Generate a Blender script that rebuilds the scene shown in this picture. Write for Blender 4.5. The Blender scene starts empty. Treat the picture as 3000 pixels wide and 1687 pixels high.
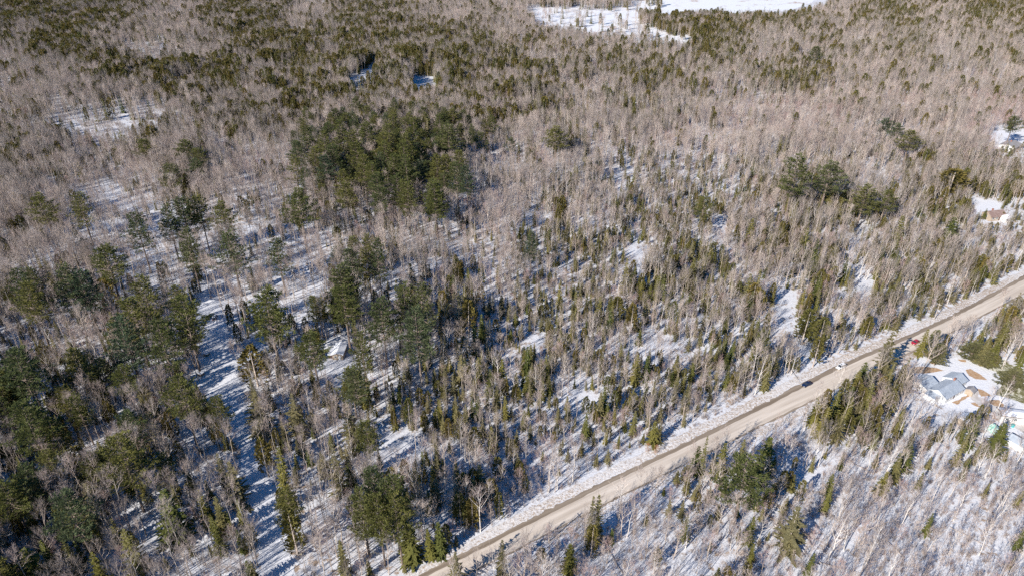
import bpy, math, random
import numpy as np
from mathutils import Vector, Matrix

sc = bpy.context.scene
R = math.radians
# ------------------------------------------------------------------ camera, sky, sun, exposure
H, PITCH, F = 165.0, R(30.0), 2000.0          # camera height, tilt below the horizon, focal length in photo pixels
cd = bpy.data.cameras.new('camera'); cam = bpy.data.objects.new('camera', cd)
sc.collection.objects.link(cam); sc.camera = cam
cd.sensor_width = 36; cd.lens = 24; cd.clip_start = 1; cd.clip_end = 12000
cam.location = (0, 0, H); cam.rotation_euler = (math.pi/2-PITCH, 0, 0)

SUN_EL, SHADOW_AZ = R(29), R(46)              # shadows run to +X +Y
world = bpy.data.worlds.new('World'); sc.world = world; world.use_nodes = True
wn = world.node_tree; bg = wn.nodes['Background']
sky = wn.nodes.new('ShaderNodeTexSky'); sky.sky_type = 'NISHITA'; sky.sun_disc = False
sky.sun_elevation = SUN_EL
sv = Vector((-math.cos(SUN_EL)*math.cos(SHADOW_AZ), -math.cos(SUN_EL)*math.sin(SHADOW_AZ), math.sin(SUN_EL)))
sky.sun_rotation = math.atan2(sv.x, sv.y)
sky.air_density = 1.0; sky.dust_density = 0.1; sky.ozone_density = 6.0
hs = wn.nodes.new('ShaderNodeHueSaturation'); hs.inputs['Saturation'].default_value = 1.45
wn.links.new(sky.outputs[0], hs.inputs['Color']); wn.links.new(hs.outputs[0], bg.inputs[0]); bg.inputs[1].default_value = 0.075
sl = bpy.data.lights.new('sun', 'SUN'); sun = bpy.data.objects.new('sun', sl); sc.collection.objects.link(sun)
sl.energy = 5.0; sl.angle = R(0.53); sl.color = (1.0, 0.95, 0.89)
sun.rotation_euler = sv.to_track_quat('Z', 'Y').to_euler()
sun.location = (-100, -100, 300)
sc.view_settings.view_transform = 'Standard'; sc.view_settings.look = 'None'
sc.view_settings.exposure = 0.70; sc.view_settings.gamma = 1.0
sc.cycles.max_bounces = 4; sc.cycles.diffuse_bounces = 2; sc.cycles.glossy_bounces = 1
sc.cycles.transmission_bounces = 1; sc.cycles.transparent_max_bounces = 4; sc.cycles.volume_bounces = 0
sc.cycles.use_denoising = False; sc.cycles.filter_width = 1.5; sc.cycles.use_adaptive_sampling = False

COL = sc.collection
rng = random.Random(7); nr = np.random.RandomState(11)

# ------------------------------------------------------------------ helpers
def at(px, py, h=0.0):
    """world point at height h seen at photo pixel px, py (3000 x 1687)"""
    u = (px-1500)/F; v = (py-843.5)/F
    d = (u, math.cos(PITCH)-v*math.sin(PITCH), -(math.sin(PITCH)+v*math.cos(PITCH)))
    t = (H-h)/(-d[2])
    return Vector((d[0]*t, d[1]*t, h))
def pix(X, Y, Z=0.0):
    dz = Y*math.cos(PITCH)+(H-Z)*math.sin(PITCH)
    dv = -Y*math.sin(PITCH)+(H-Z)*math.cos(PITCH)
    return 1500+F*X/dz, 843.5+F*dv/dz, dz
def tag(o, label=None, cat=None, group=None, kind=None):
    if label: o['label'] = label
    if cat: o['category'] = cat
    if group: o['group'] = group
    if kind: o['kind'] = kind
    return o
def empty(name, loc, rz=0.0):
    o = bpy.data.objects.new(name, None); COL.objects.link(o)
    o.location = loc; o.rotation_euler = (0, 0, rz); o.empty_display_size = 0.5
    return o
class MB:
    def __init__(s): s.v = []; s.f = []; s.m = []
    def add(s, vs, fs, mi=0):
        b = len(s.v); s.v += [tuple(v) for v in vs]; s.f += [tuple(b+i for i in f) for f in fs]; s.m += [mi]*len(fs)
    def box(s, x0, x1, y0, y1, z0, z1, mi=0, rot=0, piv=(0, 0)):
        vs = [(x, y, z) for z in (z0, z1) for (x, y) in ((x0, y0), (x1, y0), (x1, y1), (x0, y1))]
        if rot:
            c, sn = math.cos(rot), math.sin(rot)
            vs = [(piv[0]+(x-piv[0])*c-(y-piv[1])*sn, piv[1]+(x-piv[0])*sn+(y-piv[1])*c, z) for x, y, z in vs]
        s.add(vs, [(3, 2, 1, 0), (4, 5, 6, 7), (0, 1, 5, 4), (1, 2, 6, 5), (2, 3, 7, 6), (3, 0, 4, 7)], mi)
    def tube(s, pts, rads, n=5, mi=0, cap=True):
        pts = [Vector(p) for p in pts]; rings = []
        for i, p in enumerate(pts):
            d = (pts[min(i+1, len(pts)-1)]-pts[max(i-1, 0)]).normalized()
            a = d.cross(Vector((0.31, 0.17, 0.93)) if abs(d.z) < 0.9 else Vector((1, 0.1, 0))).normalized(); b = d.cross(a)
            rings.append([p+(a*math.cos(2*math.pi*k/n)+b*math.sin(2*math.pi*k/n))*rads[i] for k in range(n)])
        vs = [v for r in rings for v in r]; fs = []
        for i in range(len(pts)-1):
            for k in range(n):
                fs.append((i*n+k, i*n+(k+1) % n, (i+1)*n+(k+1) % n, (i+1)*n+k))
        if cap: fs.append(tuple(range((len(pts)-1)*n, len(pts)*n))); fs.append(tuple(reversed(range(n))))
        s.add(vs, fs, mi)
    def tri(s, p, q, w, mi=0):
        """tapering twig: thin triangle from p (width w) to q"""
        d = q-p
        a = d.cross(Vector((rng.uniform(-1, 1), rng.uniform(-1, 1), rng.uniform(-1, 1))))
        if a.length < 1e-6: return
        a.normalize(); a *= w/2
        s.add([p-a, p+a, q], [(0, 1, 2)], mi)
    def mesh(s, name, mats, smooth=False):
        me = bpy.data.meshes.new(name); me.from_pydata(s.v, [], s.f)
        for m in mats: me.materials.append(m)
        if len(mats) > 1: me.polygons.foreach_set('material_index', s.m)
        if smooth: me.polygons.foreach_set('use_smooth', [True]*len(me.polygons))
        me.update(); return me
    def build(s, name, mats, parent=None, smooth=False):
        if not isinstance(mats, (list, tuple)): mats = [mats]
        o = bpy.data.objects.new(name, s.mesh(name, mats, smooth)); COL.objects.link(o)
        if parent: o.parent = parent
        return o

# ------------------------------------------------------------------ materials
def mat(name, col, rough=0.9, var=None, noise=None, spec=0.2, metallic=0.0, bump=None, rnd=None):
    """var: second colour mixed in by noise (scale noise); rnd: (dark, light) factor per object"""
    m = bpy.data.materials.new(name); m.use_nodes = True; nt = m.node_tree; b = nt.nodes['Principled BSDF']
    b.inputs['Roughness'].default_value = rough; b.inputs['Metallic'].default_value = metallic
    b.inputs['Specular IOR Level'].default_value = spec
    src = None
    if var is not None:
        tc = nt.nodes.new('ShaderNodeTexCoord'); n = nt.nodes.new('ShaderNodeTexNoise'); n.inputs['Scale'].default_value = noise or 3
        n.inputs['Detail'].default_value = 5; n.inputs['Roughness'].default_value = 0.65
        nt.links.new(tc.outputs['Object'], n.inputs['Vector'])
        cr = nt.nodes.new('ShaderNodeValToRGB'); cr.color_ramp.elements[0].position = 0.38; cr.color_ramp.elements[1].position = 0.62
        cr.color_ramp.elements[0].color = (*col, 1); cr.color_ramp.elements[1].color = (*var, 1)
        nt.links.new(n.outputs['Fac'], cr.inputs[0]); src = cr.outputs[0]
        if bump:
            bp = nt.nodes.new('ShaderNodeBump'); bp.inputs['Strength'].default_value = bump; bp.inputs['Distance'].default_value = 0.1
            nt.links.new(n.outputs['Fac'], bp.inputs['Height']); nt.links.new(bp.outputs[0], b.inputs['Normal'])
    if rnd:
        oi = nt.nodes.new('ShaderNodeObjectInfo'); cr2 = nt.nodes.new('ShaderNodeValToRGB')
        els = cr2.color_ramp.elements
        els[0].color = (*rnd[0], 1); els[1].color = (*rnd[-1], 1)
        for k, c in enumerate(rnd[1:-1]):
            e = els.new((k+1)/(len(rnd)-1)); e.color = (*c, 1)
        nt.links.new(oi.outputs['Random'], cr2.inputs[0])
        if src is None: src = cr2.outputs[0]
        else:
            mx = nt.nodes.new('ShaderNodeMix'); mx.data_type = 'RGBA'; mx.blend_type = 'MULTIPLY'; mx.inputs[0].default_value = 1
            nt.links.new(src, mx.inputs[6]); nt.links.new(cr2.outputs[0], mx.inputs[7]); src = mx.outputs[2]
    if src is None: b.inputs['Base Color'].default_value = (*col, 1)
    else: nt.links.new(src, b.inputs['Base Color'])
    return m
def foliage(name, rnd, var=(1, 1, 1), dark=(0.72, 0.72, 0.72), trans=0.25):
    """needle or twig material: per-tree colour times fine natural variation"""
    m = bpy.data.materials.new(name); m.use_nodes = True; nt = m.node_tree; nt.nodes.clear()
    out = nt.nodes.new('ShaderNodeOutputMaterial'); d = nt.nodes.new('ShaderNodeBsdfDiffuse')
    oi = nt.nodes.new('ShaderNodeObjectInfo'); cr = nt.nodes.new('ShaderNodeValToRGB'); els = cr.color_ramp.elements
    els[0].color = (*rnd[0], 1); els[1].color = (*rnd[-1], 1)
    for k, c in enumerate(rnd[1:-1]):
        e = els.new((k+1)/(len(rnd)-1)); e.color = (*c, 1)
    nt.links.new(oi.outputs['Random'], cr.inputs[0])
    g = nt.nodes.new('ShaderNodeNewGeometry'); cr2 = nt.nodes.new('ShaderNodeValToRGB')
    cr2.color_ramp.elements[0].color = (*dark, 1); cr2.color_ramp.elements[1].color = (*var, 1)
    nt.links.new(g.outputs['Random Per Island'], cr2.inputs[0])
    mx = nt.nodes.new('ShaderNodeMix'); mx.data_type = 'RGBA'; mx.blend_type = 'MULTIPLY'; mx.inputs[0].default_value = 1
    nt.links.new(cr.outputs[0], mx.inputs[6]); nt.links.new(cr2.outputs[0], mx.inputs[7])
    nt.links.new(mx.outputs[2], d.inputs[0])
    if trans:
        t = nt.nodes.new('ShaderNodeBsdfTranslucent'); nt.links.new(mx.outputs[2], t.inputs[0])
        s = nt.nodes.new('ShaderNodeMixShader'); s.inputs[0].default_value = trans
        nt.links.new(d.outputs[0], s.inputs[1]); nt.links.new(t.outputs[0], s.inputs[2]); nt.links.new(s.outputs[0], out.inputs[0])
    else: nt.links.new(d.outputs[0], out.inputs[0])
    return m
M = {}
M['pine'] = foliage('pine_needles', [(.125, .150, .064), (.165, .175, .056), (.235, .220, .068), (.110, .148, .084)], dark=(.5, .5, .5))
M['spruce'] = foliage('spruce_needles', [(.25, .23, .062), (.14, .165, .052), (.32, .275, .08), (.25, .23, .085), (.32, .275, .13)], dark=(.6, .6, .6))
M['cedar'] = foliage('cedar_needles', [(.20, .155, .048), (.145, .135, .042), (.25, .19, .058), (.14, .145, .05)], dark=(.6, .6, .6))
M['dead'] = foliage('lichen_twigs', [(.33, .30, .22), (.26, .24, .17)], trans=0.1)
M['twig'] = foliage('bare_twigs', [(.56, .46, .395), (.34, .275, .24), (.68, .57, .49), (.50, .395, .345), (.42, .34, .305)], dark=(.75, .74, .73), trans=0.15)
M['grey'] = foliage('grey_twigs', [(.32, .27, .24), (.39, .335, .295), (.27, .225, .195), (.43, .36, .31)], dark=(.7, .7, .7), trans=.1)
M['red'] = foliage('red_twigs', [(.52, .355, .325), (.48, .35, .315), (.54, .40, .36)], dark=(.75, .74, .73), trans=0.15)
M['bark'] = mat('dark_bark', (.30, .26, .23), var=(.50, .44, .39), noise=2.0, rnd=[(.8, .8, .8), (1.3, 1.2, 1.1), (1, 1, 1)])
M['pinebark'] = mat('pine_bark', (.13, .10, .08), var=(.26, .20, .16), noise=2.0)
M['birch'] = mat('birch_bark', (.70, .64, .58), var=(.50, .45, .40), noise=3.0)
M['bush'] = foliage('brush_twigs', [(.38, .29, .23), (.46, .37, .30), (.31, .25, .21), (.42, .28, .21)], dark=(.7, .7, .7))
M['leaf'] = foliage('dry_leaves', [(.46, .22, .09), (.40, .20, .09)], dark=(.7, .7, .7))

# snow ground: white with natural litter spots
def snow_mat(name, thresh, litter, scale=0.35, base=(.64, .64, .66)):
    m = bpy.data.materials.new(name); m.use_nodes = True; nt = m.node_tree; b = nt.nodes['Principled BSDF']
    b.inputs['Roughness'].default_value = .75; b.inputs['Specular IOR Level'].default_value = .25
    tc = nt.nodes.new('ShaderNodeTexCoord')
    n = nt.nodes.new('ShaderNodeTexNoise'); n.inputs['Scale'].default_value = scale; n.inputs['Detail'].default_value = 8; n.inputs['Roughness'].default_value = .75
    n2 = nt.nodes.new('ShaderNodeTexNoise'); n2.inputs['Scale'].default_value = .02; n2.inputs['Detail'].default_value = 3
    nt.links.new(tc.outputs['Object'], n.inputs['Vector']); nt.links.new(tc.outputs['Object'], n2.inputs['Vector'])
    ad = nt.nodes.new('ShaderNodeMath'); ad.operation = 'MULTIPLY_ADD'; ad.inputs[1].default_value = .35
    nt.links.new(n2.outputs['Fac'], ad.inputs[0]); nt.links.new(n.outputs['Fac'], ad.inputs[2])
    cr = nt.nodes.new('ShaderNodeValToRGB'); e = cr.color_ramp.elements
    e[0].position = thresh; e[0].color = (*base, 1); e[1].position = thresh+.09; e[1].color = (*litter, 1)
    nt.links.new(ad.outputs[0], cr.inputs[0]); nt.links.new(cr.outputs[0], b.inputs['Base Color'])
    n3 = nt.nodes.new('ShaderNodeTexNoise'); n3.inputs['Scale'].default_value = .9; n3.inputs['Detail'].default_value = 6; n3.inputs['Roughness'].default_value = .7
    nt.links.new(tc.outputs['Object'], n3.inputs['Vector'])
    bp = nt.nodes.new('ShaderNodeBump'); bp.inputs['Strength'].default_value = .5; bp.inputs['Distance'].default_value = .5
    nt.links.new(n3.outputs['Fac'], bp.inputs['Height']); nt.links.new(bp.outputs[0], b.inputs['Normal'])
    return m
M['snow'] = snow_mat('forest_snow', .712, (.34, .25, .18))
M['bank'] = snow_mat('snowbank_snow', .66, (.40, .32, .25), scale=1.3, base=(.66, .63, .61))
M['cleansnow'] = snow_mat('clean_snow', .86, (.5, .42, .34), scale=.6, base=(.70, .70, .72))

# ------------------------------------------------------------------ ground
def grid_mesh(name, x0, x1, y0, y1, nx, ny, fz, m, smooth=True):
    xs = np.linspace(x0, x1, nx); ys = np.linspace(y0, y1, ny)
    X, Y = np.meshgrid(xs, ys); Z = fz(X, Y)
    v = np.stack([X.ravel(), Y.ravel(), Z.ravel()], 1)
    i = np.arange(nx*ny).reshape(ny, nx)
    f = np.stack([i[:-1, :-1].ravel(), i[:-1, 1:].ravel(), i[1:, 1:].ravel(), i[1:, :-1].ravel()], 1)
    me = bpy.data.meshes.new(name); me.from_pydata(v.tolist(), [], f.tolist()); me.materials.append(m)
    me.polygons.foreach_set('use_smooth', [smooth]*len(me.polygons))
    o = bpy.data.objects.new(name, me); COL.objects.link(o); return o
g = MB(); g.add([(-2600, -400, 0), (2600, -400, 0), (2600, 3600, 0), (-2600, 3600, 0)], [(0, 1, 2, 3)])
tag(g.build('snowy_ground', M['snow']), kind='structure')

# road edges traced on the ground
U = [(420, 2090), (800, 1898), (1218, 1687), (1505, 1542), (1660, 1463), (1816, 1385), (2000, 1298), (2171, 1213), (2342, 1124), (2446, 1071), (2582, 1014), (2679, 972), (2776, 928), (2873, 876), (3000, 806), (3200, 690)]
L = [(640, 2050), (980, 1885), (1365, 1687), (1580, 1579), (1740, 1497), (1880, 1425), (2060, 1335), (2230, 1250), (2400, 1168), (2500, 1118), (2635, 1052), (2730, 1006), (2830, 955), (2925, 903), (3040, 842), (3250, 716)]
U = [at(*p) for p in U]; L = [at(*p) for p in L]
def strip(fr0, fr1, z, name, m, lump=0.0, n=14, width=0.0, seg=6, kind='structure', jag=0.0, side=0):
    """strip between fractions of the road cross-section; width>0 = metres outward from an edge"""
    A, B = [], []
    for i in range(len(U)-1):
        for k in range(seg):
            t = k/seg
            u = U[i].lerp(U[i+1], t); l = L[i].lerp(L[i+1], t); d = (l-u)
            if width:
                dn = d.normalized()
                if side < 0: a = u-dn*width; b = u
                else: a = l; b = l+dn*width
            else: a = u+d*fr0; b = u+d*fr1
            A.append(a); B.append(b)
    v = []; f = []
    for i, (a, b) in enumerate(zip(A, B)):
        for k in range(n):
            t = k/(n-1); p = a.lerp(b, t)
            if jag and k in (0, n-1): 
                p = p+(b-a).normalized()*rng.gauss(0, jag)
            zz = z
            if lump:
                prof = math.sin(math.pi*min(1, max(0, t)))**.6
                zz = z+lump*prof*(0.55+0.45*math.sin(i*.9+k*1.7)*math.cos(i*.37-k*.8)+rng.uniform(-.25, .25))*(0 if k in (0, n-1) else 1)
            v.append((p.x, p.y, max(zz, 0.001)))
    for i in range(len(A)-1):
        for k in range(n-1):
            f.append((i*n+k, (i+1)*n+k, (i+1)*n+k+1, i*n+k+1))
    me = bpy.data.meshes.new(name); me.from_pydata(v, [], f); me.materials.append(m)
    o = bpy.data.objects.new(name, me); COL.objects.link(o); tag(o, kind=kind); return o
def along_mat(name, cols, sc1=.25, sc2=3.0):
    """asphalt with streaks stretched along the road"""
    m = bpy.data.materials.new(name); m.use_nodes = True; nt = m.node_tree; b = nt.nodes['Principled BSDF']; b.inputs['Roughness'].default_value = .85
    tc = nt.nodes.new('ShaderNodeTexCoord'); mp = nt.nodes.new('ShaderNodeMapping'); mp.inputs['Rotation'].default_value = (0, 0, -R(31))
    mp.inputs['Scale'].default_value = (sc1*.12, sc1*3, 1); mp.vector_type = 'POINT'
    vr = nt.nodes.new('ShaderNodeVectorRotate'); vr.rotation_type = 'Z_AXIS'; vr.inputs['Angle'].default_value = -R(30.5)
    mp.inputs['Rotation'].default_value = (0, 0, 0)
    nt.links.new(tc.outputs['Object'], vr.inputs['Vector']); nt.links.new(vr.outputs[0], mp.inputs[0])
    n = nt.nodes.new('ShaderNodeTexNoise'); n.inputs['Scale'].default_value = 1; n.inputs['Detail'].default_value = 4
    nt.links.new(mp.outputs[0], n.inputs['Vector'])
    n2 = nt.nodes.new('ShaderNodeTexNoise'); n2.inputs['Scale'].default_value = sc2; n2.inputs['Detail'].default_value = 6; n2.inputs['Roughness'].default_value = .7
    nt.links.new(tc.outputs['Object'], n2.inputs['Vector'])
    av = nt.nodes.new('ShaderNodeMath'); av.operation = 'MULTIPLY_ADD'; av.inputs[1].default_value = .4
    nt.links.new(n2.outputs['Fac'], av.inputs[0]); nt.links.new(n.outputs['Fac'], av.inputs[2])
    cr = nt.nodes.new('ShaderNodeValToRGB'); e = cr.color_ramp.elements
    e[0].position = .5; e[0].color = (*cols[0], 1); e[1].position = .9; e[1].color = (*cols[1], 1)
    nt.links.new(av.outputs[0], cr.inputs[0]); nt.links.new(cr.outputs[0], b.inputs['Base Color'])
    return m
M['salted'] = along_mat('salted_asphalt', [(.46, .385, .31), (.68, .59, .495)])
M['shoulder'] = along_mat('gravel_shoulder', [(.18, .135, .095), (.30, .24, .18)])
strip(0, 1, .006, 'road_shoulder', M['shoulder'], seg=10, jag=.18, n=8)
strip(.22, .91, .012, 'road', M['salted'], seg=10, jag=.14, n=8)
strip(0, 0, .0, 'snowbank_far_side', M['bank'], lump=.26, width=3.7, side=-1, n=16, seg=18, jag=.35)
strip(0, 0, .0, 'snowbank_near_side', M['bank'], lump=.28, width=3.0, side=1, n=12, seg=18, jag=.35)

def patch(name, pts, m, z=.004, jag=0.0, sub=6):
    """flat irregular ground sheet from photo points"""
    P = [at(*p) for p in pts]; Q = []
    for i in range(len(P)):
        a, b = P[i], P[(i+1) % len(P)]
        for k in range(sub):
            q = a.lerp(b, k/sub); j = jag*(b-a).length/sub
            Q.append((q.x+rng.uniform(-j, j), q.y+rng.uniform(-j, j), z))
    g = MB(); g.add(Q, [tuple(range(len(Q)))]); o = g.build(name, m); tag(o, kind='structure'); return o
c4 = lambda zx, zy: (2600+zx*.276, 950+zy*.276)
c7 = lambda zx, zy: (2800+zx*.207, 350+zy*.207)
OPEN = []   # areas kept free of trees (ground polygons in photo pixels)
TALL_FREE = []
FIELD = [(1545, 32), (1590, 20), (1640, 26), (1700, 22), (1760, 34), (1820, 28), (1860, 12), (1900, -20), (2420, -26), (2380, 10), (2300, 34), (2230, 30), (2150, 48), (2020, 46), (1960, 58), (1890, 56), (1880, 72), (1930, 90), (2000, 112), (2070, 118), (2040, 128), (1960, 130), (1900, 112), (1850, 112), (1800, 94), (1760, 98), (1700, 84), (1640, 76), (1600, 66), (1540, 50)]
M['field'] = snow_mat('field_snow', .73, (.46, .33, .24), scale=.045, base=(.76, .75, .75))
patch('snow_field', FIELD, M['field'], jag=.1, z=.05)
NF = len(OPEN); OPEN.append(FIELD)
fb = [(870, -12), (1090, -10), (1085, 12), (1010, 16), (930, 14), (880, 6)]
patch('snow_field_edge', fb, M['field'], jag=.3, z=.05); OPEN.append(fb)
lane = [(590, 868), (640, 880), (660, 960), (672, 1020), (800, 1010), (795, 1035), (690, 1082), (705, 1140), (716, 1240), (775, 1350), (812, 1470), (850, 1590), (868, 1750), (770, 1750), (748, 1590), (728, 1474), (708, 1357), (664, 1250), (600, 1170), (566, 1140), (590, 1075), (590, 1000), (578, 930)]
OPEN.append(lane); OPEN.append([(x+10, y+18) for x, y in lane])
for q in (1, 2, 3): TALL_FREE.append([(x+13*q, y+34*q) for x, y in lane if y > 1060 or y < 900])
patch('snowy_lane', lane, M['cleansnow'], jag=.4, z=.02)
OPEN.append([(930, 1005), (1010, 985), (1045, 1010), (1040, 1085), (1000, 1150), (955, 1140), (930, 1060)])
OPEN.append([(1020, 240), (1045, 224), (1085, 194), (1102, 182), (1106, 212), (1066, 256), (1024, 266)])
OPEN.append([(1205, 232), (1240, 224), (1272, 230), (1275, 256), (1240, 268), (1212, 258)])
OPEN.append([(1100, 1240), (1240, 1290), (1230, 1350), (1130, 1370), (1095, 1300)])
OPEN.append([(2270, 850), (2335, 850), (2330, 960), (2400, 1060), (2330, 1090), (2262, 980)])
YARD = [c4(130, 430), c4(340, 300), c4(520, 420), c4(720, 340), c4(1150, 500), c4(1210, 640), c4(1130, 740), c4(1500, 850), c4(1500, 1180), c4(1250, 1140), c4(1180, 960), c4(830, 930), c4(600, 870), c4(260, 740)]
OPEN.append(YARD); patch('yard_snow', YARD, M['cleansnow'], jag=.2, z=.02)
y2 = [c7(400, 330), c7(560, 170), c7(966, 150), c7(1000, 420), c7(700, 440), c7(440, 400)]
OPEN.append(y2); patch('upper_yard_snow', y2, M['cleansnow'], jag=.25, z=.03)
y3 = [c7(130, 1110), c7(330, 1120), c7(600, 1170), c7(620, 1400), c7(400, 1400), c7(180, 1340)]
OPEN.append(y3); patch('middle_yard_snow', y3, M['cleansnow'], jag=.25, z=.03)
OPEN.append([c4(*p) for p in [(240, 720), (560, 830), (860, 930), (880, 1150), (620, 1120), (200, 960)]])
OPEN.append([c4(*p) for p in [(1180, 950), (1500, 1000), (1500, 1420), (1260, 1400), (1200, 1200), (1060, 1200), (1060, 1040)]])
# dead grass and bare soil showing through the yard snow
M['grass'] = mat('dead_grass', (.36, .21, .11), var=(.50, .36, .24), noise=1.2)
M['lawn'] = snow_mat('thawing_lawn', .62, (.17, .16, .075), scale=.5, base=(.62, .60, .50))
for k, ps in enumerate([[(220, 470), (330, 445), (520, 460), (600, 490), (520, 500), (380, 520), (230, 510)], [(430, 390), (520, 385), (530, 420), (470, 420)],
    [(370, 290), (450, 280), (480, 330), (410, 330)], [(210, 420), (260, 430), (240, 460)], [(210, 530), (290, 540), (250, 565)],
    [(830, 480), (880, 470), (1000, 540), (1060, 590), (940, 580), (860, 540)], [(740, 370), (830, 375), (835, 400), (780, 395)],
    [(690, 830), (850, 740), (870, 760), (740, 850)], [(950, 680), (1000, 690), (1110, 755), (990, 765)], [(880, 830), (930, 825), (1000, 885), (920, 860)],
    [(1080, 800), (1180, 800), (1240, 850), (1230, 880), (1130, 860), (1080, 830)]]):
    patch('dead_grass_patch', [c4(*p) for p in ps], M['grass'], jag=.25, z=.028+.004*k)
patch('thawing_lawn', [c4(*p) for p in [(860, 310), (1100, 260), (1300, 420), (1460, 480), (1500, 900), (1330, 860), (1160, 740), (1150, 640), (1260, 600), (1080, 470), (900, 420)]], M['lawn'], jag=.2, z=.012)
OPEN.append([c4(*p) for p in [(1180, 470), (1470, 480), (1500, 900), (1330, 860), (1160, 740)]])
M['drive'] = mat('packed_driveway', (.45, .40, .36), var=(.62, .60, .58), noise=.6)
patch('driveway', [c4(860, 740), c4(900, 680), c4(980, 700), c4(960, 760), c4(1060, 800), c4(1500, 1060), c4(1500, 1180), c4(1290, 1060), c4(900, 800)], M['drive'], jag=.15, z=.024)

# ------------------------------------------------------------------ tree shapes
def rv(a): return rng.uniform(-a, a)
def bare(h, trunk_r, first, spread, nlimb, len_f, sub, twigs, up=.5, twig_w=.035, fork=0, lean=.03, twig_l=1.0, tlets=2):
    T, C = MB(), MB()
    top = Vector((rv(lean)*h, rv(lean)*h, h*.93)); n = 6
    pts = [Vector((top.x*(t**1.3)+rv(.012)*h*(t > 0), top.y*(t**1.3)+rv(.012)*h*(t > 0), top.z*t)) for t in [i/n for i in range(n+1)]]
    T.tube(pts, [trunk_r*(1-.86*(i/n)) for i in range(n+1)], 5)
    def P(t):
        t = min(t, .999)*n; i = int(t); return pts[i].lerp(pts[i+1], t-i)
    for i in range(nlimb):
        t = first+(1-first)*((i+rng.random())/nlimb)*.97
        p = P(t); az = i*2.4+rv(.6); sp = spread*(1.1-.5*(t-first)/(1-first))
        l = h*len_f*(1.15-.8*(t-first)/(1-first))*rng.uniform(.75, 1.2)
        d = Vector((math.cos(az)*math.sin(sp), math.sin(az)*math.sin(sp), math.cos(sp)))
        q1 = p+d*l*.5; d2 = (d+Vector((0, 0, up*.5))).normalized(); q2 = q1+d2*l*.5
        r0 = trunk_r*(.5-.3*t)
        T.tube([p, q1, q2], [r0, r0*.6, .015], 3, cap=False)
        for j in range(sub):
            s = .25+.75*(j+rng.random())/sub
            b = p.lerp(q1, s*2) if s < .5 else q1.lerp(q2, s*2-1)
            dd = (d2+Vector((rv(.9), rv(.9), rv(.5)+up*.5))).normalized(); ll = l*rng.uniform(.22, .42)*twig_l
            e = b+dd*ll; C.tri(b, e, twig_w*1.5)
            for k in range(twigs):
                u = .15+.85*(k+rng.random())/twigs; bb = b.lerp(e, u)
                d3 = (dd+Vector((rv(.8), rv(.8), rv(.5)+up*.45))).normalized(); l3 = rng.uniform(.5, 1.2)*twig_l*h/14
                ee = bb+d3*l3; C.tri(bb, ee, twig_w)
                for _ in range(tlets):
                    u = rng.random(); b4 = bb.lerp(ee, u); d4 = (d3+Vector((rv(.8), rv(.8), rv(.6)+.2))).normalized()
                    C.tri(b4, b4+d4*l3*rng.uniform(.4, .8), twig_w*.75)
    return T, C
def tuft(C, p, d, n, l, w, flat=.45, up=.25):
    for _ in range(n):
        dd = (d*.8+Vector((rv(1), rv(1), rv(flat)+up))).normalized(); ll = l*rng.uniform(.6, 1.2)
        a = dd.cross(Vector((rv(.5), rv(.5), 1))).normalized()*w*rng.uniform(.6, 1.1)/2
        m = p+dd*ll*.55; C.add([p, m-a, p+dd*ll, m+a], [(0, 1, 2, 3)])
def pine(h, r, base=.38, layers=15, flat=False, seed=0):
    """white pine: layered horizontal plates of needles, ragged outline"""
    T, C = MB(), MB(); n = 7
    lx, ly = rv(.02)*h, rv(.02)*h
    pts = [Vector((lx*t*t, ly*t*t, h*.97*t)) for t in [i/n for i in range(n+1)]]
    T.tube(pts, [h*.0145*(1-.9*i/n)+.03 for i in range(n+1)], 6)
    for i in range(layers):
        t = (i+.5*rng.random())/layers; z = base+(1-base)*t
        prof = math.sin(math.pi*min(1, .22+.80*(1-t)**.9))**.75 if t < .93 else .25
        prof = {0: min(1, .55+t*2.2), 1: 1}[t > .2]*((1-t)**.62)*1.12+.07
        c = Vector((lx*z*z, ly*z*z, h*z)); nb = rng.choice([4, 4, 5, 6]); az0 = rng.random()*6.3
        for b in range(nb):
            az = az0+b*6.283/nb+rv(.35); l = r*prof*rng.uniform(.55, 1.2)
            if rng.random() < .12: l *= .35
            rise = .12+.55*t+rv(.1)
            d = Vector((math.cos(az), math.sin(az), rise)).normalized()
            e = c+d*l; mid = c+d*l*.5-Vector((0, 0, .04*l))
            e.z += .10*l*rng.random(); T.tube([c, mid, e], [.05+.012*l, .035+.004*l, .02], 3, cap=False)
            nt_ = max(3, int(l*3.7))
            for k in range(nt_):
                s = .28+.72*(k+rng.random())/nt_
                side = Vector((-d.y, d.x, 0))*rv(.34*l*(1.15-s)+.35)
                p = c.lerp(e, s)+side+Vector((0, 0, rv(.18)+.1))
                tuft(C, p, (d+side.normalized()*.5).normalized(), 6, .85, .23)
    tuft(C, Vector((lx, ly, h*.95)), Vector((0, 0, 1)), 10, 1.1, .25, flat=1, up=1)
    return T, C
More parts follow.
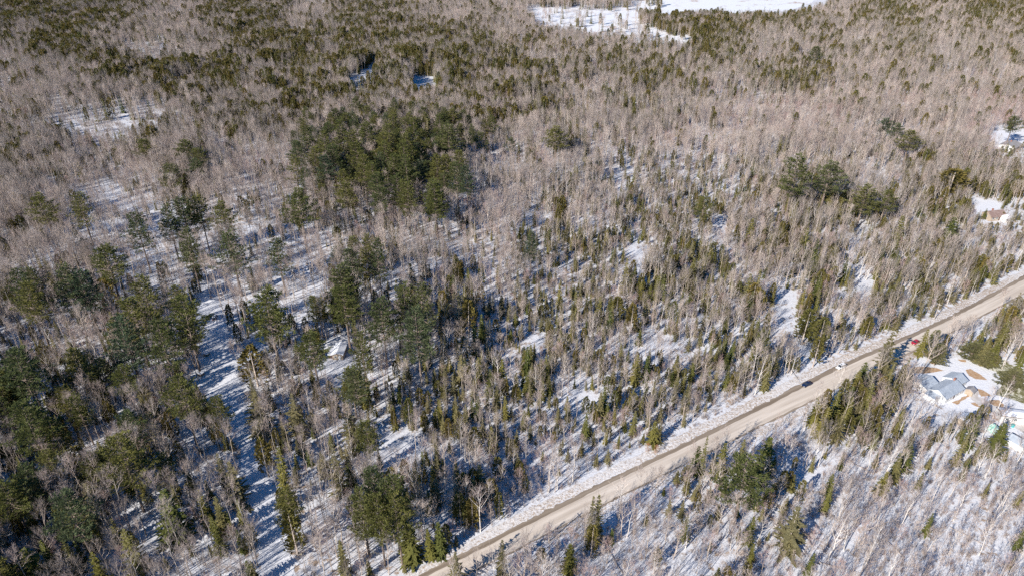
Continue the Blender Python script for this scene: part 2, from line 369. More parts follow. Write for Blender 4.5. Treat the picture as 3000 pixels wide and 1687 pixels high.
def spruce(h, r, base=.05, dens=1.0, ragged=.25, mat_up=-.25):
    T, C = MB(), MB(); n = 4
    T.tube([Vector((0, 0, h*i/n)) for i in range(n+1)], [h*.012*(1-.92*i/n)+.015 for i in range(n+1)], 4)
    nl = int(h*2.3*dens)
    for i in range(nl):
        t = (i+rng.random())/nl; z = h*(base+(1-base)*t); prof = (1-t)**.85
        nb = max(3, int((3+5*prof)))
        az0 = rng.random()*6.3
        for b in range(nb):
            az = az0+b*6.283/nb+rv(.4); l = r*prof*rng.uniform(1-ragged*1.6, 1+ragged)+.12
            d = Vector((math.cos(az), math.sin(az), mat_up+.5*t)).normalized()
            c = Vector((0, 0, z)); sd = Vector((-d.y, d.x, 0))
            k = max(1, int(l/.45))
            for j in range(k+1):
                s = .3+.7*j/max(1, k); p = c+d*l*s; w = .16+.22*(1-s)*l+.1
                e = p+d*(.3+.15*l)+Vector((0, 0, rv(.12)-.08))
                for q in (-1, 1):
                    o = p+sd*q*w*rng.uniform(.5, 1.2)+Vector((0, 0, rv(.1)-.05))
                    C.add([p-d*.22, o, e, p-Vector((0, 0, .10))], [(0, 1, 2, 3)])
    C.add([Vector((.08, 0, h*.93)), Vector((-.08, .05, h*.93)), Vector((0, 0, h*1.01))], [(0, 1, 2)])
    return T, C
def cedar(h, r, base=.1):
    """northern white cedar: dense blunt column of upright sprays"""
    T, C = MB(), MB(); n = 4
    T.tube([Vector((0, 0, h*.95*i/n)) for i in range(n+1)], [h*.014*(1-.9*i/n)+.02 for i in range(n+1)], 4)
    N = int(190*h*r/6)
    for i in range(N):
        t = rng.random()**.85; z = h*(base+(1-base)*t)
        prof = (math.sin(math.pi*(.18+.82*(1-t)))**.6 if t > .18 else .75+t*1.3)*(.25+.75*(1-t)**.45)
        az = rng.random()*6.283; rr = r*prof*(1-.45*rng.random()**2)*(1+.22*math.sin(3*az+z*1.3)+.12*math.sin(7*az-z*2))
        p = Vector((math.cos(az)*rr, math.sin(az)*rr, z))
        out = Vector((math.cos(az), math.sin(az), .9+rv(.5))).normalized()
        a = out.cross(Vector((rv(1), rv(1), rv(1)))).normalized()*rng.uniform(.12, .26); l = rng.uniform(.35, .75)
        C.add([p-out*l*.4, p-a, p+out*l*.7, p+a], [(0, 1, 2, 3)])
    return T, C
def bushy(h, n=34, spread=.7, w=.03):
    C = MB(); T = MB()
    for i in range(n):
        az = rng.random()*6.283; b = Vector((rv(.5), rv(.5), 0)); l = h*rng.uniform(.5, 1.05)
        d = Vector((math.cos(az)*spread*rng.random(), math.sin(az)*spread*rng.random(), 1)).normalized(); e = b+d*l
        C.tri(b, e, w*1.3)
        for k in range(5):
            u = rng.uniform(.25, .95); p = b.lerp(e, u); d2 = (d+Vector((rv(.8), rv(.8), rv(.3)))).normalized()
            C.tri(p, p+d2*l*rng.uniform(.2, .4), w)
    return T, C
KINDS = {}   # kind -> list of (height, trunk mesh, crown mesh, joined mesh)
def proto(kind, TC, h, tm, cm):
    T, C = TC; i = len(KINDS.setdefault(kind, []))
    J = MB(); J.v = list(T.v)+list(C.v); b = len(T.v); J.f = list(T.f)+[tuple(b+k for k in f) for f in C.f]; J.m = [0]*len(T.f)+[1]*len(C.f)
    j = bpy.data.objects.new(kind, J.mesh(kind, [tm, cm]))
    KINDS[kind].append((h, T.mesh(kind+'_trunk', [tm]) if T.v else None, C.mesh(kind+'_crown', [cm]), j))
for _ in range(5): proto('pine', pine(26, rng.uniform(5.8, 7.0), rng.uniform(.34, .48), rng.choice([12, 14, 15])), 26, M['pinebark'], M['pine'])
for k in range(5): proto('spruce', spruce(12, [1.5, 1.9, 1.35, 2.2, 1.7][k], ragged=[.2, .3, .35, .25, .4][k]), 12, M['bark'], M['spruce'])
for k in range(4): proto('cedar', cedar(11, [1.9, 2.3, 1.6, 2.1][k], [.08, .12, .2, .1][k]), 11, M['bark'], M['cedar'])
for k in range(2): proto('dead', bare(15, .16, .12, R(85), 34, .14, 3, 4, up=-.1, twig_w=.05), 15, M['bark'], M['dead'])
for k in range(6): proto('maple', bare(15, .19, [.28, .4, .33, .45, .3, .5][k], R([42, 36, 50, 32, 45, 34][k]), [15, 13, 14, 12, 16, 12][k], [.42, .36, .42, .34, .4, .36][k], 7, 5, twig_w=.036, tlets=1), 15, M['bark'], M['twig'])
for k in range(4): proto('ash', bare(16, .17, [.4, .5, .35, .45][k], R([36, 30, 42, 33][k]), [12, 10, 14, 11][k], .34, 6, 5, tlets=1), 16, M['bark'], M['grey'])
for k in range(4): proto('birch', bare(15, .16, [.4, .5, .45, .35][k], R([34, 28, 38, 30][k]), [12, 10, 13, 14][k], .27, 6, 4, lean=.09, tlets=1), 15, M['birch'], M['twig'])
for k in range(4): proto('pole', bare(16, .13, .66, R(34), 9, .2, 6, 5, lean=.05), 16, M['bark'], M['twig'])
for k in range(3): proto('log', bare(13, .16, .5, R(40), 6, .2, 3, 2, tlets=0), 13, M['bark'], M['grey'])
for k in range(3): proto('red', bare(12, .11, [.25, .35, .3][k], R(38), 14, .34, 7, 5, twig_w=.033, tlets=1), 12, M['bark'], M['red'])
for k in range(4): proto('sapling', bare(8, .045, .2, R(32), 14, .22, 4, 4, lean=.1, twig_w=.03), 8, M['bark'], M['twig'])
for k in range(4): proto('bush', bushy(2.4), 2.4, M['bark'], M['bush'])

# ------------------------------------------------------------------ where the trees stand
# picture-wide survey of the stand, one letter per 100 px x 94 px of the photograph
# 0 open, 1 hardwoods, 2 red maples, 3 thin hardwoods, 4 mixed, 5 cedars, 6 spruces, 7 mixed far, 8 pine grove,
# 9 sparse poles, 10 pine stand, 11 dense pine stand, 12 young mixed, 13 saplings
GRID = [
 [5, 5, 5, 5, 1, 1, 5, 5, 1, 1, 6, 6, 1, 1, 1, 1, 1, 1, 1, 5, 5, 4, 4, 4, 1, 4, 4, 1, 4, 4],
 [1, 5, 5, 9, 9, 1, 1, 5, 7, 7, 7, 7, 7, 7, 4, 1, 1, 3, 3, 3, 4, 4, 1, 1, 4, 1, 4, 1, 1, 1],
 [1, 1, 1, 5, 5, 5, 5, 1, 6, 6, 6, 6, 7, 7, 7, 7, 1, 1, 7, 4, 1, 1, 4, 4, 1, 1, 1, 1, 1, 1],
 [1, 9, 9, 9, 9, 3, 5, 5, 5, 5, 7, 7, 7, 7, 7, 7, 4, 1, 4, 1, 1, 2, 2, 2, 2, 1, 2, 1, 2, 2],
 [6, 5, 1, 1, 6, 6, 1, 1, 1, 8, 8, 8, 8, 8, 1, 1, 1, 1, 1, 1, 1, 1, 1, 1, 1, 3, 1, 1, 2, 3],
 [5, 1, 1, 1, 1, 6, 1, 1, 1, 8, 8, 8, 8, 1, 1, 1, 1, 3, 4, 4, 4, 1, 4, 4, 4, 1, 3, 5, 4, 4],
 [5, 1, 9, 9, 9, 9, 9, 9, 3, 3, 3, 3, 1, 1, 1, 3, 4, 3, 4, 4, 4, 4, 3, 4, 4, 4, 4, 4, 4, 4],
 [5, 1, 9, 9, 9, 9, 9, 9, 9, 9, 3, 3, 3, 3, 3, 4, 4, 4, 12, 4, 4, 3, 4, 4, 3, 4, 4, 4, 4, 4],
 [3, 10, 3, 9, 9, 9, 9, 9, 9, 9, 10, 9, 3, 3, 3, 4, 12, 12, 4, 4, 4, 4, 3, 4, 3, 4, 4, 4, 4, 4],
 [10, 10, 3, 3, 10, 9, 9, 9, 9, 9, 3, 3, 3, 4, 12, 12, 12, 4, 4, 4, 4, 4, 3, 12, 3, 4, 4, 4, 4, 4],
 [10, 3, 3, 3, 3, 10, 10, 10, 10, 10, 3, 3, 3, 4, 12, 12, 4, 4, 4, 3, 4, 4, 4, 4, 3, 3, 3, 3, 3, 3],
 [10, 3, 3, 3, 3, 10, 9, 3, 3, 3, 3, 3, 4, 4, 12, 4, 4, 4, 4, 4, 4, 4, 10, 3, 3, 4, 12, 3, 3, 1],
 [11, 11, 11, 10, 11, 10, 10, 4, 4, 4, 10, 10, 12, 12, 12, 12, 12, 4, 4, 4, 12, 13, 13, 13, 6, 4, 3, 3, 3, 3],
 [11, 11, 10, 10, 10, 10, 10, 10, 10, 10, 10, 10, 12, 12, 12, 12, 12, 12, 12, 12, 13, 13, 13, 3, 3, 4, 3, 4, 4, 4],
 [11, 11, 11, 11, 10, 10, 9, 9, 10, 10, 10, 10, 4, 4, 12, 12, 13, 13, 13, 3, 3, 4, 4, 3, 13, 13, 13, 13, 13, 13],
 [11, 11, 11, 1, 9, 11, 3, 10, 10, 1, 1, 1, 4, 4, 13, 13, 13, 13, 13, 3, 4, 3, 3, 13, 13, 13, 13, 13, 13, 13],
 [11, 10, 11, 1, 9, 3, 11, 3, 11, 1, 1, 1, 1, 4, 13, 13, 13, 3, 13, 13, 13, 3, 3, 13, 13, 13, 13, 13, 13, 13],
 [11, 1, 1, 1, 3, 1, 1, 10, 1, 1, 1, 4, 4, 4, 13, 1, 13, 13, 13, 3, 3, 3, 13, 13, 13, 13, 13, 13, 13, 13],
]
LETTER = {0: '.', 1: 'D', 2: 'R', 3: 'E', 4: 'G', 5: 'C', 6: 'M', 7: 'H', 8: 'Q', 9: 'w', 10: 'v', 11: 'F', 12: 'k', 13: 's'}
# code -> (chance a 3.2 m cell carries a tree, kinds)
MIX = {
 'D': (.58, dict(maple=.47, birch=.22, red=.17, sapling=.05, spruce=.08, cedar=.05, pole=.02)),
 'R': (.66, dict(maple=.26, red=.58, birch=.12, spruce=.03, cedar=.03, sapling=.02)),
 'E': (.60, dict(maple=.34, birch=.16, pole=.12, red=.10, sapling=.12, spruce=.09, cedar=.07)),
 'G': (.71, dict(maple=.24, birch=.12, red=.05, sapling=.08, spruce=.26, cedar=.14, pale=.14)),
 'C': (.86, dict(maple=.34, birch=.08, cedar=.56, spruce=.16, red=.02)),
 'M': (.88, dict(maple=.20, birch=.08, cedar=.25, spruce=.47)),
 'Q': (.48, dict(maple=.30, pole=.18, pine=.30, spruce=.14, birch=.12)),
 'w': (.36, dict(pole=.50, maple=.16, sapling=.14, birch=.08, spruce=.07, cedar=.05)),
 'k': (.78, dict(maple=.13, birch=.11, pole=.07, sapling=.17, red=.10, spruce=.22, cedar=.10, pale=.18)),
 's': (.95, dict(sapling=.82, red=.05, birch=.07, spruce=.04, maple=.02)),
 'v': (.58, dict(pole=.24, maple=.13, sapling=.10, birch=.07, spruce=.19, cedar=.16, pale=.06, pine=.02)),
 'F': (.86, dict(pole=.08, maple=.22, birch=.06, spruce=.28, cedar=.18, pale=.06, pine=.11)),
 'H': (.80, dict(maple=.24, birch=.12, red=.09, spruce=.34, cedar=.26)),
 '.': (0, dict(maple=1)),
}
SIZE = dict(pale=(8, 14), ash=(12, 21), maple=(11, 20), birch=(12, 20), pole=(17, 25), red=(9, 15), sapling=(5.5, 10.5), spruce=(5.5, 15), cedar=(6.5, 14.5), pine=(18, 27), bush=(1, 2.8), dead=(11, 15))
def inside(poly, x, y):
    r = np.zeros(len(x), bool); j = len(poly)-1
    for i in range(len(poly)):
        xi, yi = poly[i]; xj, yj = poly[j]
        if yi != yj: r ^= ((yi > y) != (yj > y)) & (x < (xj-xi)*(y-yi)/(yj-yi)+xi)
        j = i
    return r
def vnoise(X, Y, s, seed):
    g = np.random.RandomState(seed).rand(256, 256); x = X/s+500.3; y = Y/s+300.7
    xi = np.floor(x).astype(int); yi = np.floor(y).astype(int); fx = x-xi; fy = y-yi
    fx = fx*fx*(3-2*fx); fy = fy*fy*(3-2*fy)
    a = g[xi % 256, yi % 256]; b = g[(xi+1) % 256, yi % 256]; c = g[xi % 256, (yi+1) % 256]; d = g[(xi+1) % 256, (yi+1) % 256]
    return a*(1-fx)*(1-fy)+b*fx*(1-fy)+c*(1-fx)*fy+d*fx*fy
def in_stand(X, Y, marg=50):
    dz = Y*math.cos(PITCH)+H*math.sin(PITCH)
    return (np.abs(X)-marg < dz*.77)
roadpoly = [(p.x, p.y) for p in U]+[(p.x, p.y) for p in reversed(L)]
def wide(poly_w, w0, w1):
    a = []; b = []
    for u, l in zip(U, L):
        d = (l-u).normalized(); a.append((u.x-d.x*w0, u.y-d.y*w0)); b.append((l.x+d.x*w1, l.y+d.y*w1))
    return a+b[::-1]
TALL_FREE += [[(1018, 250), (1100, 186), (1112, 232), (1060, 285), (1020, 282)], [(1205, 230), (1272, 226), (1282, 280), (1215, 284)], [(2900, 395), (3010, 380), (3010, 500), (2905, 500)], [(2825, 590), (3000, 600), (3000, 705), (2850, 705)], [(1940, -10), (2440, -20), (2420, 30), (2330, 52), (2230, 52), (2020, 72), (1930, 72)],
  [(1560, 60), (1700, 84), (1850, 112), (2040, 130), (2010, 150), (1850, 132), (1700, 108), (1570, 88)]]
SNOWY = [(2093, 690, 85, 55), (2490, 825, 60, 50), (2512, 705, 36, 40), (2532, 880, 26, 36), (2552, 500, 34, 40), (1826, 520, 34, 62), (1842, 775, 50, 45), (1915, 1035, 48, 55), (1445, 775, 24, 42), (1566, 655, 30, 45),
 (1143, 835, 34, 60), (1376, 850, 45, 36), (313, 620, 62, 58), (250, 392, 110, 30), (360, 362, 110, 34), (455, 322, 70, 24), (410, 148, 105, 28), (1270, 1320, 50, 40), (2350, 1420, 50, 40), (500, 700, 60, 40), (850, 790, 50, 70), (560, 1290, 40, 50), (1330, 720, 40, 30), (1700, 1180, 60, 25), (1560, 1010, 36, 26)]
RD = wide(None, 4.1, 4.6)
def scatter(step, seed):
    r = np.random.RandomState(seed)
    X, Y = np.meshgrid(np.arange(-1150, 1150, step), np.arange(40, 1480, step)); X = X.ravel(); Y = Y.ravel()
    X = X+r.uniform(-.5, .5, len(X))*step; Y = Y+r.uniform(-.5, .5, len(Y))*step
    k = in_stand(X, Y); return X[k], Y[k], r
def survey(X, Y, r, hh=6.0, jx=32, jy=20):
    dz = Y*math.cos(PITCH)+(H-hh)*math.sin(PITCH)
    px = 1500+F*X/dz; py = 843.5+F*(-Y*math.sin(PITCH)+(H-hh)*math.cos(PITCH))/dz
    px = px+r.normal(0, jx, len(px)); py = py+r.normal(0, jy, len(py))
    cx = np.clip((px/100).astype(int), 0, 29); cy = np.clip((py/93.75).astype(int), 0, 17)
    g = np.array([[LETTER[q] for q in row] for row in GRID]); return g[cy, cx]
def clear(X, Y, tall=True):
    dz = Y*math.cos(PITCH)+H*math.sin(PITCH)
    px = 1500+F*X/dz; py = 843.5+F*(-Y*math.sin(PITCH)+H*math.cos(PITCH))/dz
    k = ~inside(RD, X, Y)
    if tall:
        for p in TALL_FREE: k &= ~inside(p, px, py)
    wx = (vnoise(X, Y, 22, 31)-.5)*46; wy = (vnoise(X, Y, 18, 32)-.5)*13; thin = vnoise(X, Y, 9, 33) > .80
    for ex, ey, ea, eb in SNOWY: k &= ~((((px-ex+wx*.8)/ea)**2+((py-ey+wy*1.5)/eb)**2 < 1) & (vnoise(X, Y, 6, 41) < (.48 if ey < 420 else .6)))
    for q, p in enumerate(OPEN):
        if q == NF: k &= ~(inside(p, px+wx, py+wy) & ~thin)
        else: k &= ~inside(p, px, py)
    return k
trees = []   # (kind, x, y, height, spread factor)
# --- trees one can tell apart: tip pixel, kind, height, crown width in px
HERO = """
113 570 p 24 70;221 566 p 24 70;390 622 p 26 76;481 605 p 25 70;524 581 p 26 75;574 574 p 25 60;644 593 p 25 66;870 558 p 28 86
540 671 p 26 76;667 682 p 26 100;807 702 p 23 72;299 721 p 25 92;43 791 p 25 78;182 779 p 27 95;225 797 p 25 90;70 832 p 25 80
411 810 p 26 92;512 838 p 24 84;373 876 p 25 100;524 869 p 28 112;772 845 p 28 128;299 814 c 17 50;349 931 p 26 110;454 938 p 27 95
908 973 p 22 85;39 1028 p 26 120;60 1178 p 24 115;730 1016 c 17 72;994 779 p 26 85;1066 690 p 27 60;1100 700 p 27 60;1030 730 p 25 62;1015 790 p 24 85
1000 841 p 24 90;1202 771 s 14 42;1182 838 p 25 90;1229 834 p 26 84;1112 876 p 25 92;1217 900 p 28 116;1054 970 p 22 72;1272 535 p 26 78;1342 845 s 20 30
1555 678 p 19 50;1035 1082 p 22 72;1838 756 s 17 28;2066 577 p 17 54;2341 458 p 30 92;2435 478 p 26 86;2602 349 p 17 45;2637 362 p 19 48;2675 384 p 20 60
2489 326 s 14 28;2396 136 p 20 42;2800 498 c 18 92;2978 342 p 18 42;2543 543 p 20 86;2605 560 p 18 52;2369 670 s 17 42;2648 632 s 17 44
2373 908 c 15 56;2419 932 c 14 44;2404 990 c 13 46;2240 970 c 16 48;2625 972 l 20 60;2256 1057 s 13 34;2800 636 s 16 46
1147 334 p 25 60;1209 346 p 25 60;1248 346 s 22 26;1313 368 p 26 82;993 354 p 24 60;891 371 p 24 56;1070 361 p 24 60;1137 366 p 26 60;949 387 p 26 56
988 409 p 24 52;1031 383 p 25 56;1123 390 p 25 60;1190 392 p 26 66;1125 416 p 24 60;867 416 p 23 50;920 436 p 25 56;860 455 p 23 50;973 424 p 25 60;949 455 p 24 56
1041 416 p 26 60;1180 416 p 26 64;1277 455 p 25 60;1305 455 p 25 56;1337 474 p 25 56;1366 488 p 24 54;1060 455 p 25 56;1113 450 p 24 56;1149 455 p 25 60;1190 455 p 26 60
1089 479 p 25 60;1005 498 p 24 56;1101 508 p 24 60;1161 513 p 23 60;1185 525 p 24 56;1272 525 p 26 80;1009 537 p 22 56;1113 549 p 22 54;1190 537 p 24 60
1629 373 p 22 66;1497 404 p 15 34;1555 380 s 14 28;1675 505 s 14 32;536 411 p 20 60;439 369 c 17 50;419 411 p 18 54;493 481 p 18 60;567 466 p 17 58;575 435 p 18 50
517 1106 p 23 100;629 1159 p 17 64;338 1279 p 24 124;738 1140 l 18 76;761 1287 c 15 62;806 1305 s 23 52;975 1299 l 20 60;851 1151 l 18 56;190 1446 p 23 116
470 1435 s 19 84;361 1547 s 16 66;66 1602 s 15 74;120 1582 s 13 48;183 1582 s 13 48;264 1617 s 12 48;579 1435 s 15 42;629 1454 s 14 42;618 1516 s 14 46;672 1349 l 17 62
637 1326 l 15 46;843 1497 c 16 66;214 1307 c 13 48;994 1582 s 13 46;1016 1182 l 16 56;1070 1237 p 17 76;1194 1167 c 13 40;1089 1377 p 23 96;1144 1396 p 24 100
1054 1435 p 21 90;1155 1450 p 22 96;1101 1460 p 21 96;1214 1384 c 12 38;1346 1443 c 13 44;1381 1458 c 12 44;1439 1404 c 12 42;1462 1440 c 11 30;1229 1478 d 13 48;1058 1497 d 16 66
1194 1528 s 15 60;1280 1528 s 13 44;1255 1545 s 12 40;1736 1452 s 17 36;1759 1446 s 17 34;1466 1582 l 14 40;1334 1613 l 13 48;1738 1544 c 11 46;1587 1606 c 6 40
1773 1132 s 12 34;1760 1148 s 12 34;1921 1233 s 10 36;2194 1342 p 21 136;2256 1279 s 15 62;2124 1299 s 13 48;2050 1307 s 11 46;2074 1277 s 16 26;2183 1287 s 13 36
2458 1147 s 15 40;2430 1190 s 14 44;2475 1200 s 13 40;2500 1130 s 13 36;2560 1120 s 14 36;2342 1481 l 17 76;2210 1512 s 11 34;2385 1617 s 9 32;2672 1295 s 11 42;2641 1341 s 10 44;2602 1380 s 9 38
2835 1268 s 13 36;2874 1213 s 14 36;2948 1237 s 13 52;2330 1388 s 7 24;2540 1060 s 11 34;2520 1085 s 11 38;2556 1100 l 12 40;2760 1010 y 10 62;2720 965 s 12 38;2905 985 s 12 40
2860 1005 y 8 82;2905 1030 y 7 70;2978 1085 y 8 84;2960 940 s 12 40;2990 920 s 12 44;2925 1000 s 11 44;1897 1042 s 11 36;1870 1040 s 13 34;1690 850 s 14 36;1760 870 s 12 30;1810 870 c 12 44;1640 830 s 12 26
1790 905 s 12 30;1855 890 c 14 46;2030 770 s 14 38;2200 800 s 15 30;2230 790 s 15 30;2215 830 c 12 44;2205 640 s 14 34;2395 700 s 15 34;2450 720 s 13 34;2350 690 s 14 34
1545 1015 s 13 34;1470 1050 s 13 36;1600 1040 s 12 30;1430 1080 s 12 30;1350 1040 s 13 44;1390 945 s 15 38;1370 880 c 17 50;1410 920 s 13 36;1360 985 c 12 38;1480 1160 s 10 30;1720 1210 s 11 28
2745 972 b 18 88;388 1462 b 14 104;338 1640 b 14 90;622 1613 b 14 74;711 1501 b 17 78;855 1392 b 16 64;551 1008 b 16 62;641 1221 b 15 66;202 1365 b 14 58;1124 1567 b 15 80;1544 1560 b 13 80;2711 1172 b 13 92;460 1222 o 6 30;452 1158 o 4 20;1290 722 o 4 22;1243 724 o 4 20;1900 1296 o 4 22;1925 1300 o 4 20;2563 734 o 4 24;1124 700 o 3 18;2330 1213 b 12 60;2420 1230 b 11 50;1010 1640 b 14 60;880 1600 b 12 60
""".replace('\n', ';').split(';')
KM = dict(p='pine', s='spruce', c='cedar', d='dead', l='pale', y='young', b='maple', o='beech')
hero_pts = []
for ln in HERO:
    if not ln.strip(): continue
    a = ln.split(); x, y, h, w = float(a[0]), float(a[1]), float(a[3])*1.0, float(a[4]); k = KM[a[2]]
    if k == 'pine': h *= 1.27
    elif k != 'young': h *= 1.08
    P = at(x, y, h); _, _, dz = pix(P.x, P.y, h*.7); rad = w*.5*dz/F
    trees.append((k, P.x, P.y, h, rad, 1)); hero_pts.append((P.x, P.y, rad))
hp = np.array(hero_pts)
X, Y, r = scatter(3.2, 5)
code = survey(X, Y, r); ok = clear(X, Y)
cl = vnoise(X, Y, 17, 1)*.55+vnoise(X, Y, 6, 2)*.45; cl2 = vnoise(X, Y, 14, 3); gap = vnoise(X, Y, 7, 4)
near = np.zeros(len(X), bool)
for hx, hy, hr in hp: near |= (X-hx)**2+(Y-hy)**2 < (hr*.5+.5)**2
# ground in front of the houses, cars and cabin stays open to view
hn = vnoise(X, Y, 28, 6); mixn = vnoise(X, Y, 35, 12)*.5+vnoise(X, Y, 12, 13)*.5
for x, y, c, a, b, c2, g1, nr_, o, hn_, mn in zip(X, Y, code, r.rand(len(X)), cl, cl2, gap, near, ok, hn, mixn):
    if not o or nr_: continue
    p, mix = MIX[c]
    if p <= 0: continue
    pp = p*(.55+.9*g1) if c in 'wksEv' else p
    if a > pp: continue
    ks = list(mix); w = []
    for k in ks:
        q = mix[k]
        if k in ('spruce', 'cedar'): q *= max(.04, (b-.5)*(7.5 if c in 'DRCMHE' else 3.5)+1)*(1.3 if k == 'cedar' and c2 > .5 else .8)
        elif k in ('red',): q *= 2.2*c2
        w.append(q)
    k = rng.choices(ks, w)[0]
    if k == 'maple' and rng.random() < min(.9, max(.05, (mn-.5)*4+.45)): k = 'ash'
    lo, hi = SIZE[k]; h = lo+(hi-lo)*min(1, max(0, rng.betavariate(1.8, 1.8)*.75+(hn_-.5)*.9+.1))
    if c == 'k': h *= .82
    if c in 'GkE' and x > -40: h *= .90 if k in ('spruce', 'cedar') else .86
    if c == 'w' and k == 'sapling': h *= .8
    if k == 'pine': h = rng.uniform(17, 24)
    far = min(1, max(0, (y-380)/300))
    if k in ('spruce', 'cedar'): h = h*(1+.35*far)+1.5*far
    elif k in ('maple', 'birch', 'red'): h *= 1-.12*far
    trees.append((k, x, y, h, 0, 0))
ln_ = [t for t in range(len(X)) if ok[t] and code[t] in 'vFwEks' and Y[t] < 420]
for q in rng.sample(ln_, 170): trees.append(('log', X[q], Y[q], rng.uniform(9, 15), 0, 0))
bx, by, r2 = scatter(3.0, 9)
bc = survey(bx, by, r2); bo = clear(bx, by, False)
bn = vnoise(bx, by, 9, 8)
BP = dict(D=.3, R=.35, E=.6, G=.5, C=.1, M=.1, Q=.5, w=.45, k=.9, s=.95, v=.7, F=.5, H=.1)
for x, y, c, o, n_, a in zip(bx, by, bc, bo, bn, r2.rand(len(bx))):
    f = rng.random()
    if o and c == 's' and f < .36: trees.append(('sapling', x+rng.uniform(-1, 1), y+rng.uniform(-1, 1), rng.uniform(4.5, 10), 0, 0))
    elif o and c in 'kGEvF' and f < .30 and y < 620:
        kk = rng.choices(['spruce', 'cedar', 'pale', 'sapling', 'red'], [.30, .10, .24, .26, .10])[0]
        trees.append((kk, x+rng.uniform(-1, 1), y+rng.uniform(-1, 1), rng.uniform(3, 8), 0, 0))
    lz = 0
    if o and y < 700 and a < BP.get(c, 0)*(.3+1.4*n_): trees.append(('bush', x, y, rng.uniform(.9, 2.8), 0, 0))
# pale conifers share the spruce shape with lichen-grey green needles
M['pale'] = foliage('pale_conifer_needles', [(.28, .25, .13), (.24, .21, .10), (.32, .27, .15)], dark=(.6, .6, .6))
M['young'] = foliage('olive_pine_needles', [(.22, .205, .095), (.19, .185, .085)], dark=(.7, .7, .7))
for k in range(2): proto('young', pine(12, 4.2, .1, 12), 12, M['pinebark'], M['young'])
for k in range(2): proto('pale', spruce(14, [2.6, 2.2][k], dens=.75, ragged=.45), 14, M['bark'], M['pale'])

def beech(h):
    T, C = bare(h, .05, .15, R(45), 14, .3, 4, 2, tlets=0); L_ = MB()
    for i in range(420):
        z = rng.random()**.8; a = rng.random()*6.283; rr = h*.3*math.sin(math.pi*(.12+.8*z))*rng.random()**.5; p = Vector((math.cos(a)*rr, math.sin(a)*rr, h*(.12+.85*z)))
        d = Vector((rv(1), rv(1), rv(1))).normalized()*.12; e = d.cross(Vector((rv(1), rv(1), rv(1)))).normalized()*.08; L_.add([p-d, p-e, p+d, p+e], [(0, 1, 2, 3)])
    b = len(T.v); T.v += C.v; T.f += [tuple(b+q for q in f) for f in C.f]; T.m += [0]*len(C.f); return T, L_
for k in range(2): proto('beech', beech(5), 5, M['bark'], M['leaf'])
NAME = dict(beech='beech_shrub', pine='pine_tree', spruce='spruce_tree', cedar='cedar_tree', maple='bare_maple_tree', birch='birch_tree', pole='slender_bare_tree', ash='bare_ash_tree', log='fallen_tree', red='red_twigged_tree', sapling='sapling', bush='shrub', dead='lichen_covered_tree', pale='pale_fir_tree', young='young_pine_tree')
SIZE['pale'] = (8, 15)
# --- the most visible ones of each kind become things, the rest of the kind one mass
def visible_size(t):
    k, x, y, h = t[:4]; px, py, dz = pix(x, y, h*.6)
    if not (-10 < px < 3010 and -10 < py < 1697): return 0
    return h*F/dz*(1.6 if t[5] else 1)
LIMIT = 290
solo, mass = [], {}
bykind = {}
for t in trees: bykind.setdefault(t[0], []).append(t)
for k, lst in bykind.items():
    lst.sort(key=visible_size, reverse=True)
    lim = LIMIT
    for i, t in enumerate(lst):
        if (i < lim or t[5]) and visible_size(t) > 0: solo.append(t)
        else: mass.setdefault(k, []).append(t)

# --- places used in the labels
MARK = [('the snow-roofed cabin', 990, 1040, 110), ('the snowy lane', 640, 1000, 130), ('the snowy lane', 690, 1200, 110), ('the snowy lane', 760, 1400, 110), ('the snowy lane', 800, 1600, 120),
        ('the ranch house yard', 2760, 1150, 190), ('the grey-roofed far house', 2950, 430, 110), ('the brown-roofed cottage', 2900, 620, 110), ('the top snow field', 1800, 80, 240), ('the big dark pine grove', 1110, 500, 270)]
def place(px, py, X, Y):
    for n, mx, my, mr in MARK:
        if abs(px-mx) < mr and abs(py-my) < mr*.7: return 'beside '+n if 'field' in n or 'yard' in n else 'near '+n
    # side of the road
    side = None
    for i in range(len(U)-1):
        a, b = U[i], U[i+1]; s = ((X-a.x)*(b.x-a.x)+(Y-a.y)*(b.y-a.y))/((b-a).length_squared)
        if 0 <= s <= 1: d = ((b.x-a.x)*(Y-a.y)-(b.y-a.y)*(X-a.x))/(b-a).length; side = d
    if side is not None and -32 < side < 0: return 'on the near side of the road'
    if side is not None and 0 <= side < 28: return 'along the far snowbank of the road'
    if side is not None and side <= -32: return 'in the thicket below the road'
    v = 'top' if py < 420 else ('upper middle' if py < 760 else ('middle' if py < 1150 else 'bottom'))
    hz = 'left' if px < 750 else ('centre left' if px < 1500 else ('centre right' if px < 2250 else 'right'))
    return 'in the %s %s woods' % (v, hz)
LOOK = dict(beech='small beech holding dry orange leaves', pine='white pine with layered dark green boughs', spruce='pointed green spruce', cedar='blunt olive brown cedar', maple='bare spreading hardwood with pinkish grey twigs', birch='pale barked birch without leaves',
            pole='slender bare trunk with a small high crown', ash='grey leafless hardwood with dark twigs', log='fallen grey tree lying on the snow', red='bare maple with reddish twigs', sapling='thin leafless sapling', bush='low brown leafless shrub', dead='lichen grey half-dead conifer', pale='pale grey green ragged fir', young='low broad olive green pine')
SHORT = dict(beech='orange leaved young beech', pine='layered white pine', spruce='pointed green spruce', cedar='blunt olive cedar', dead='lichen grey conifer', pale='pale ragged fir', young='broad olive pine', maple='bare spreading hardwood')
CAT = dict(beech='beech', pine='pine', spruce='spruce', cedar='cedar', maple='bare tree', birch='birch', pole='bare tree', ash='bare tree', log='fallen tree', red='bare tree', sapling='sapling', bush='shrub', dead='conifer', pale='fir', young='pine')
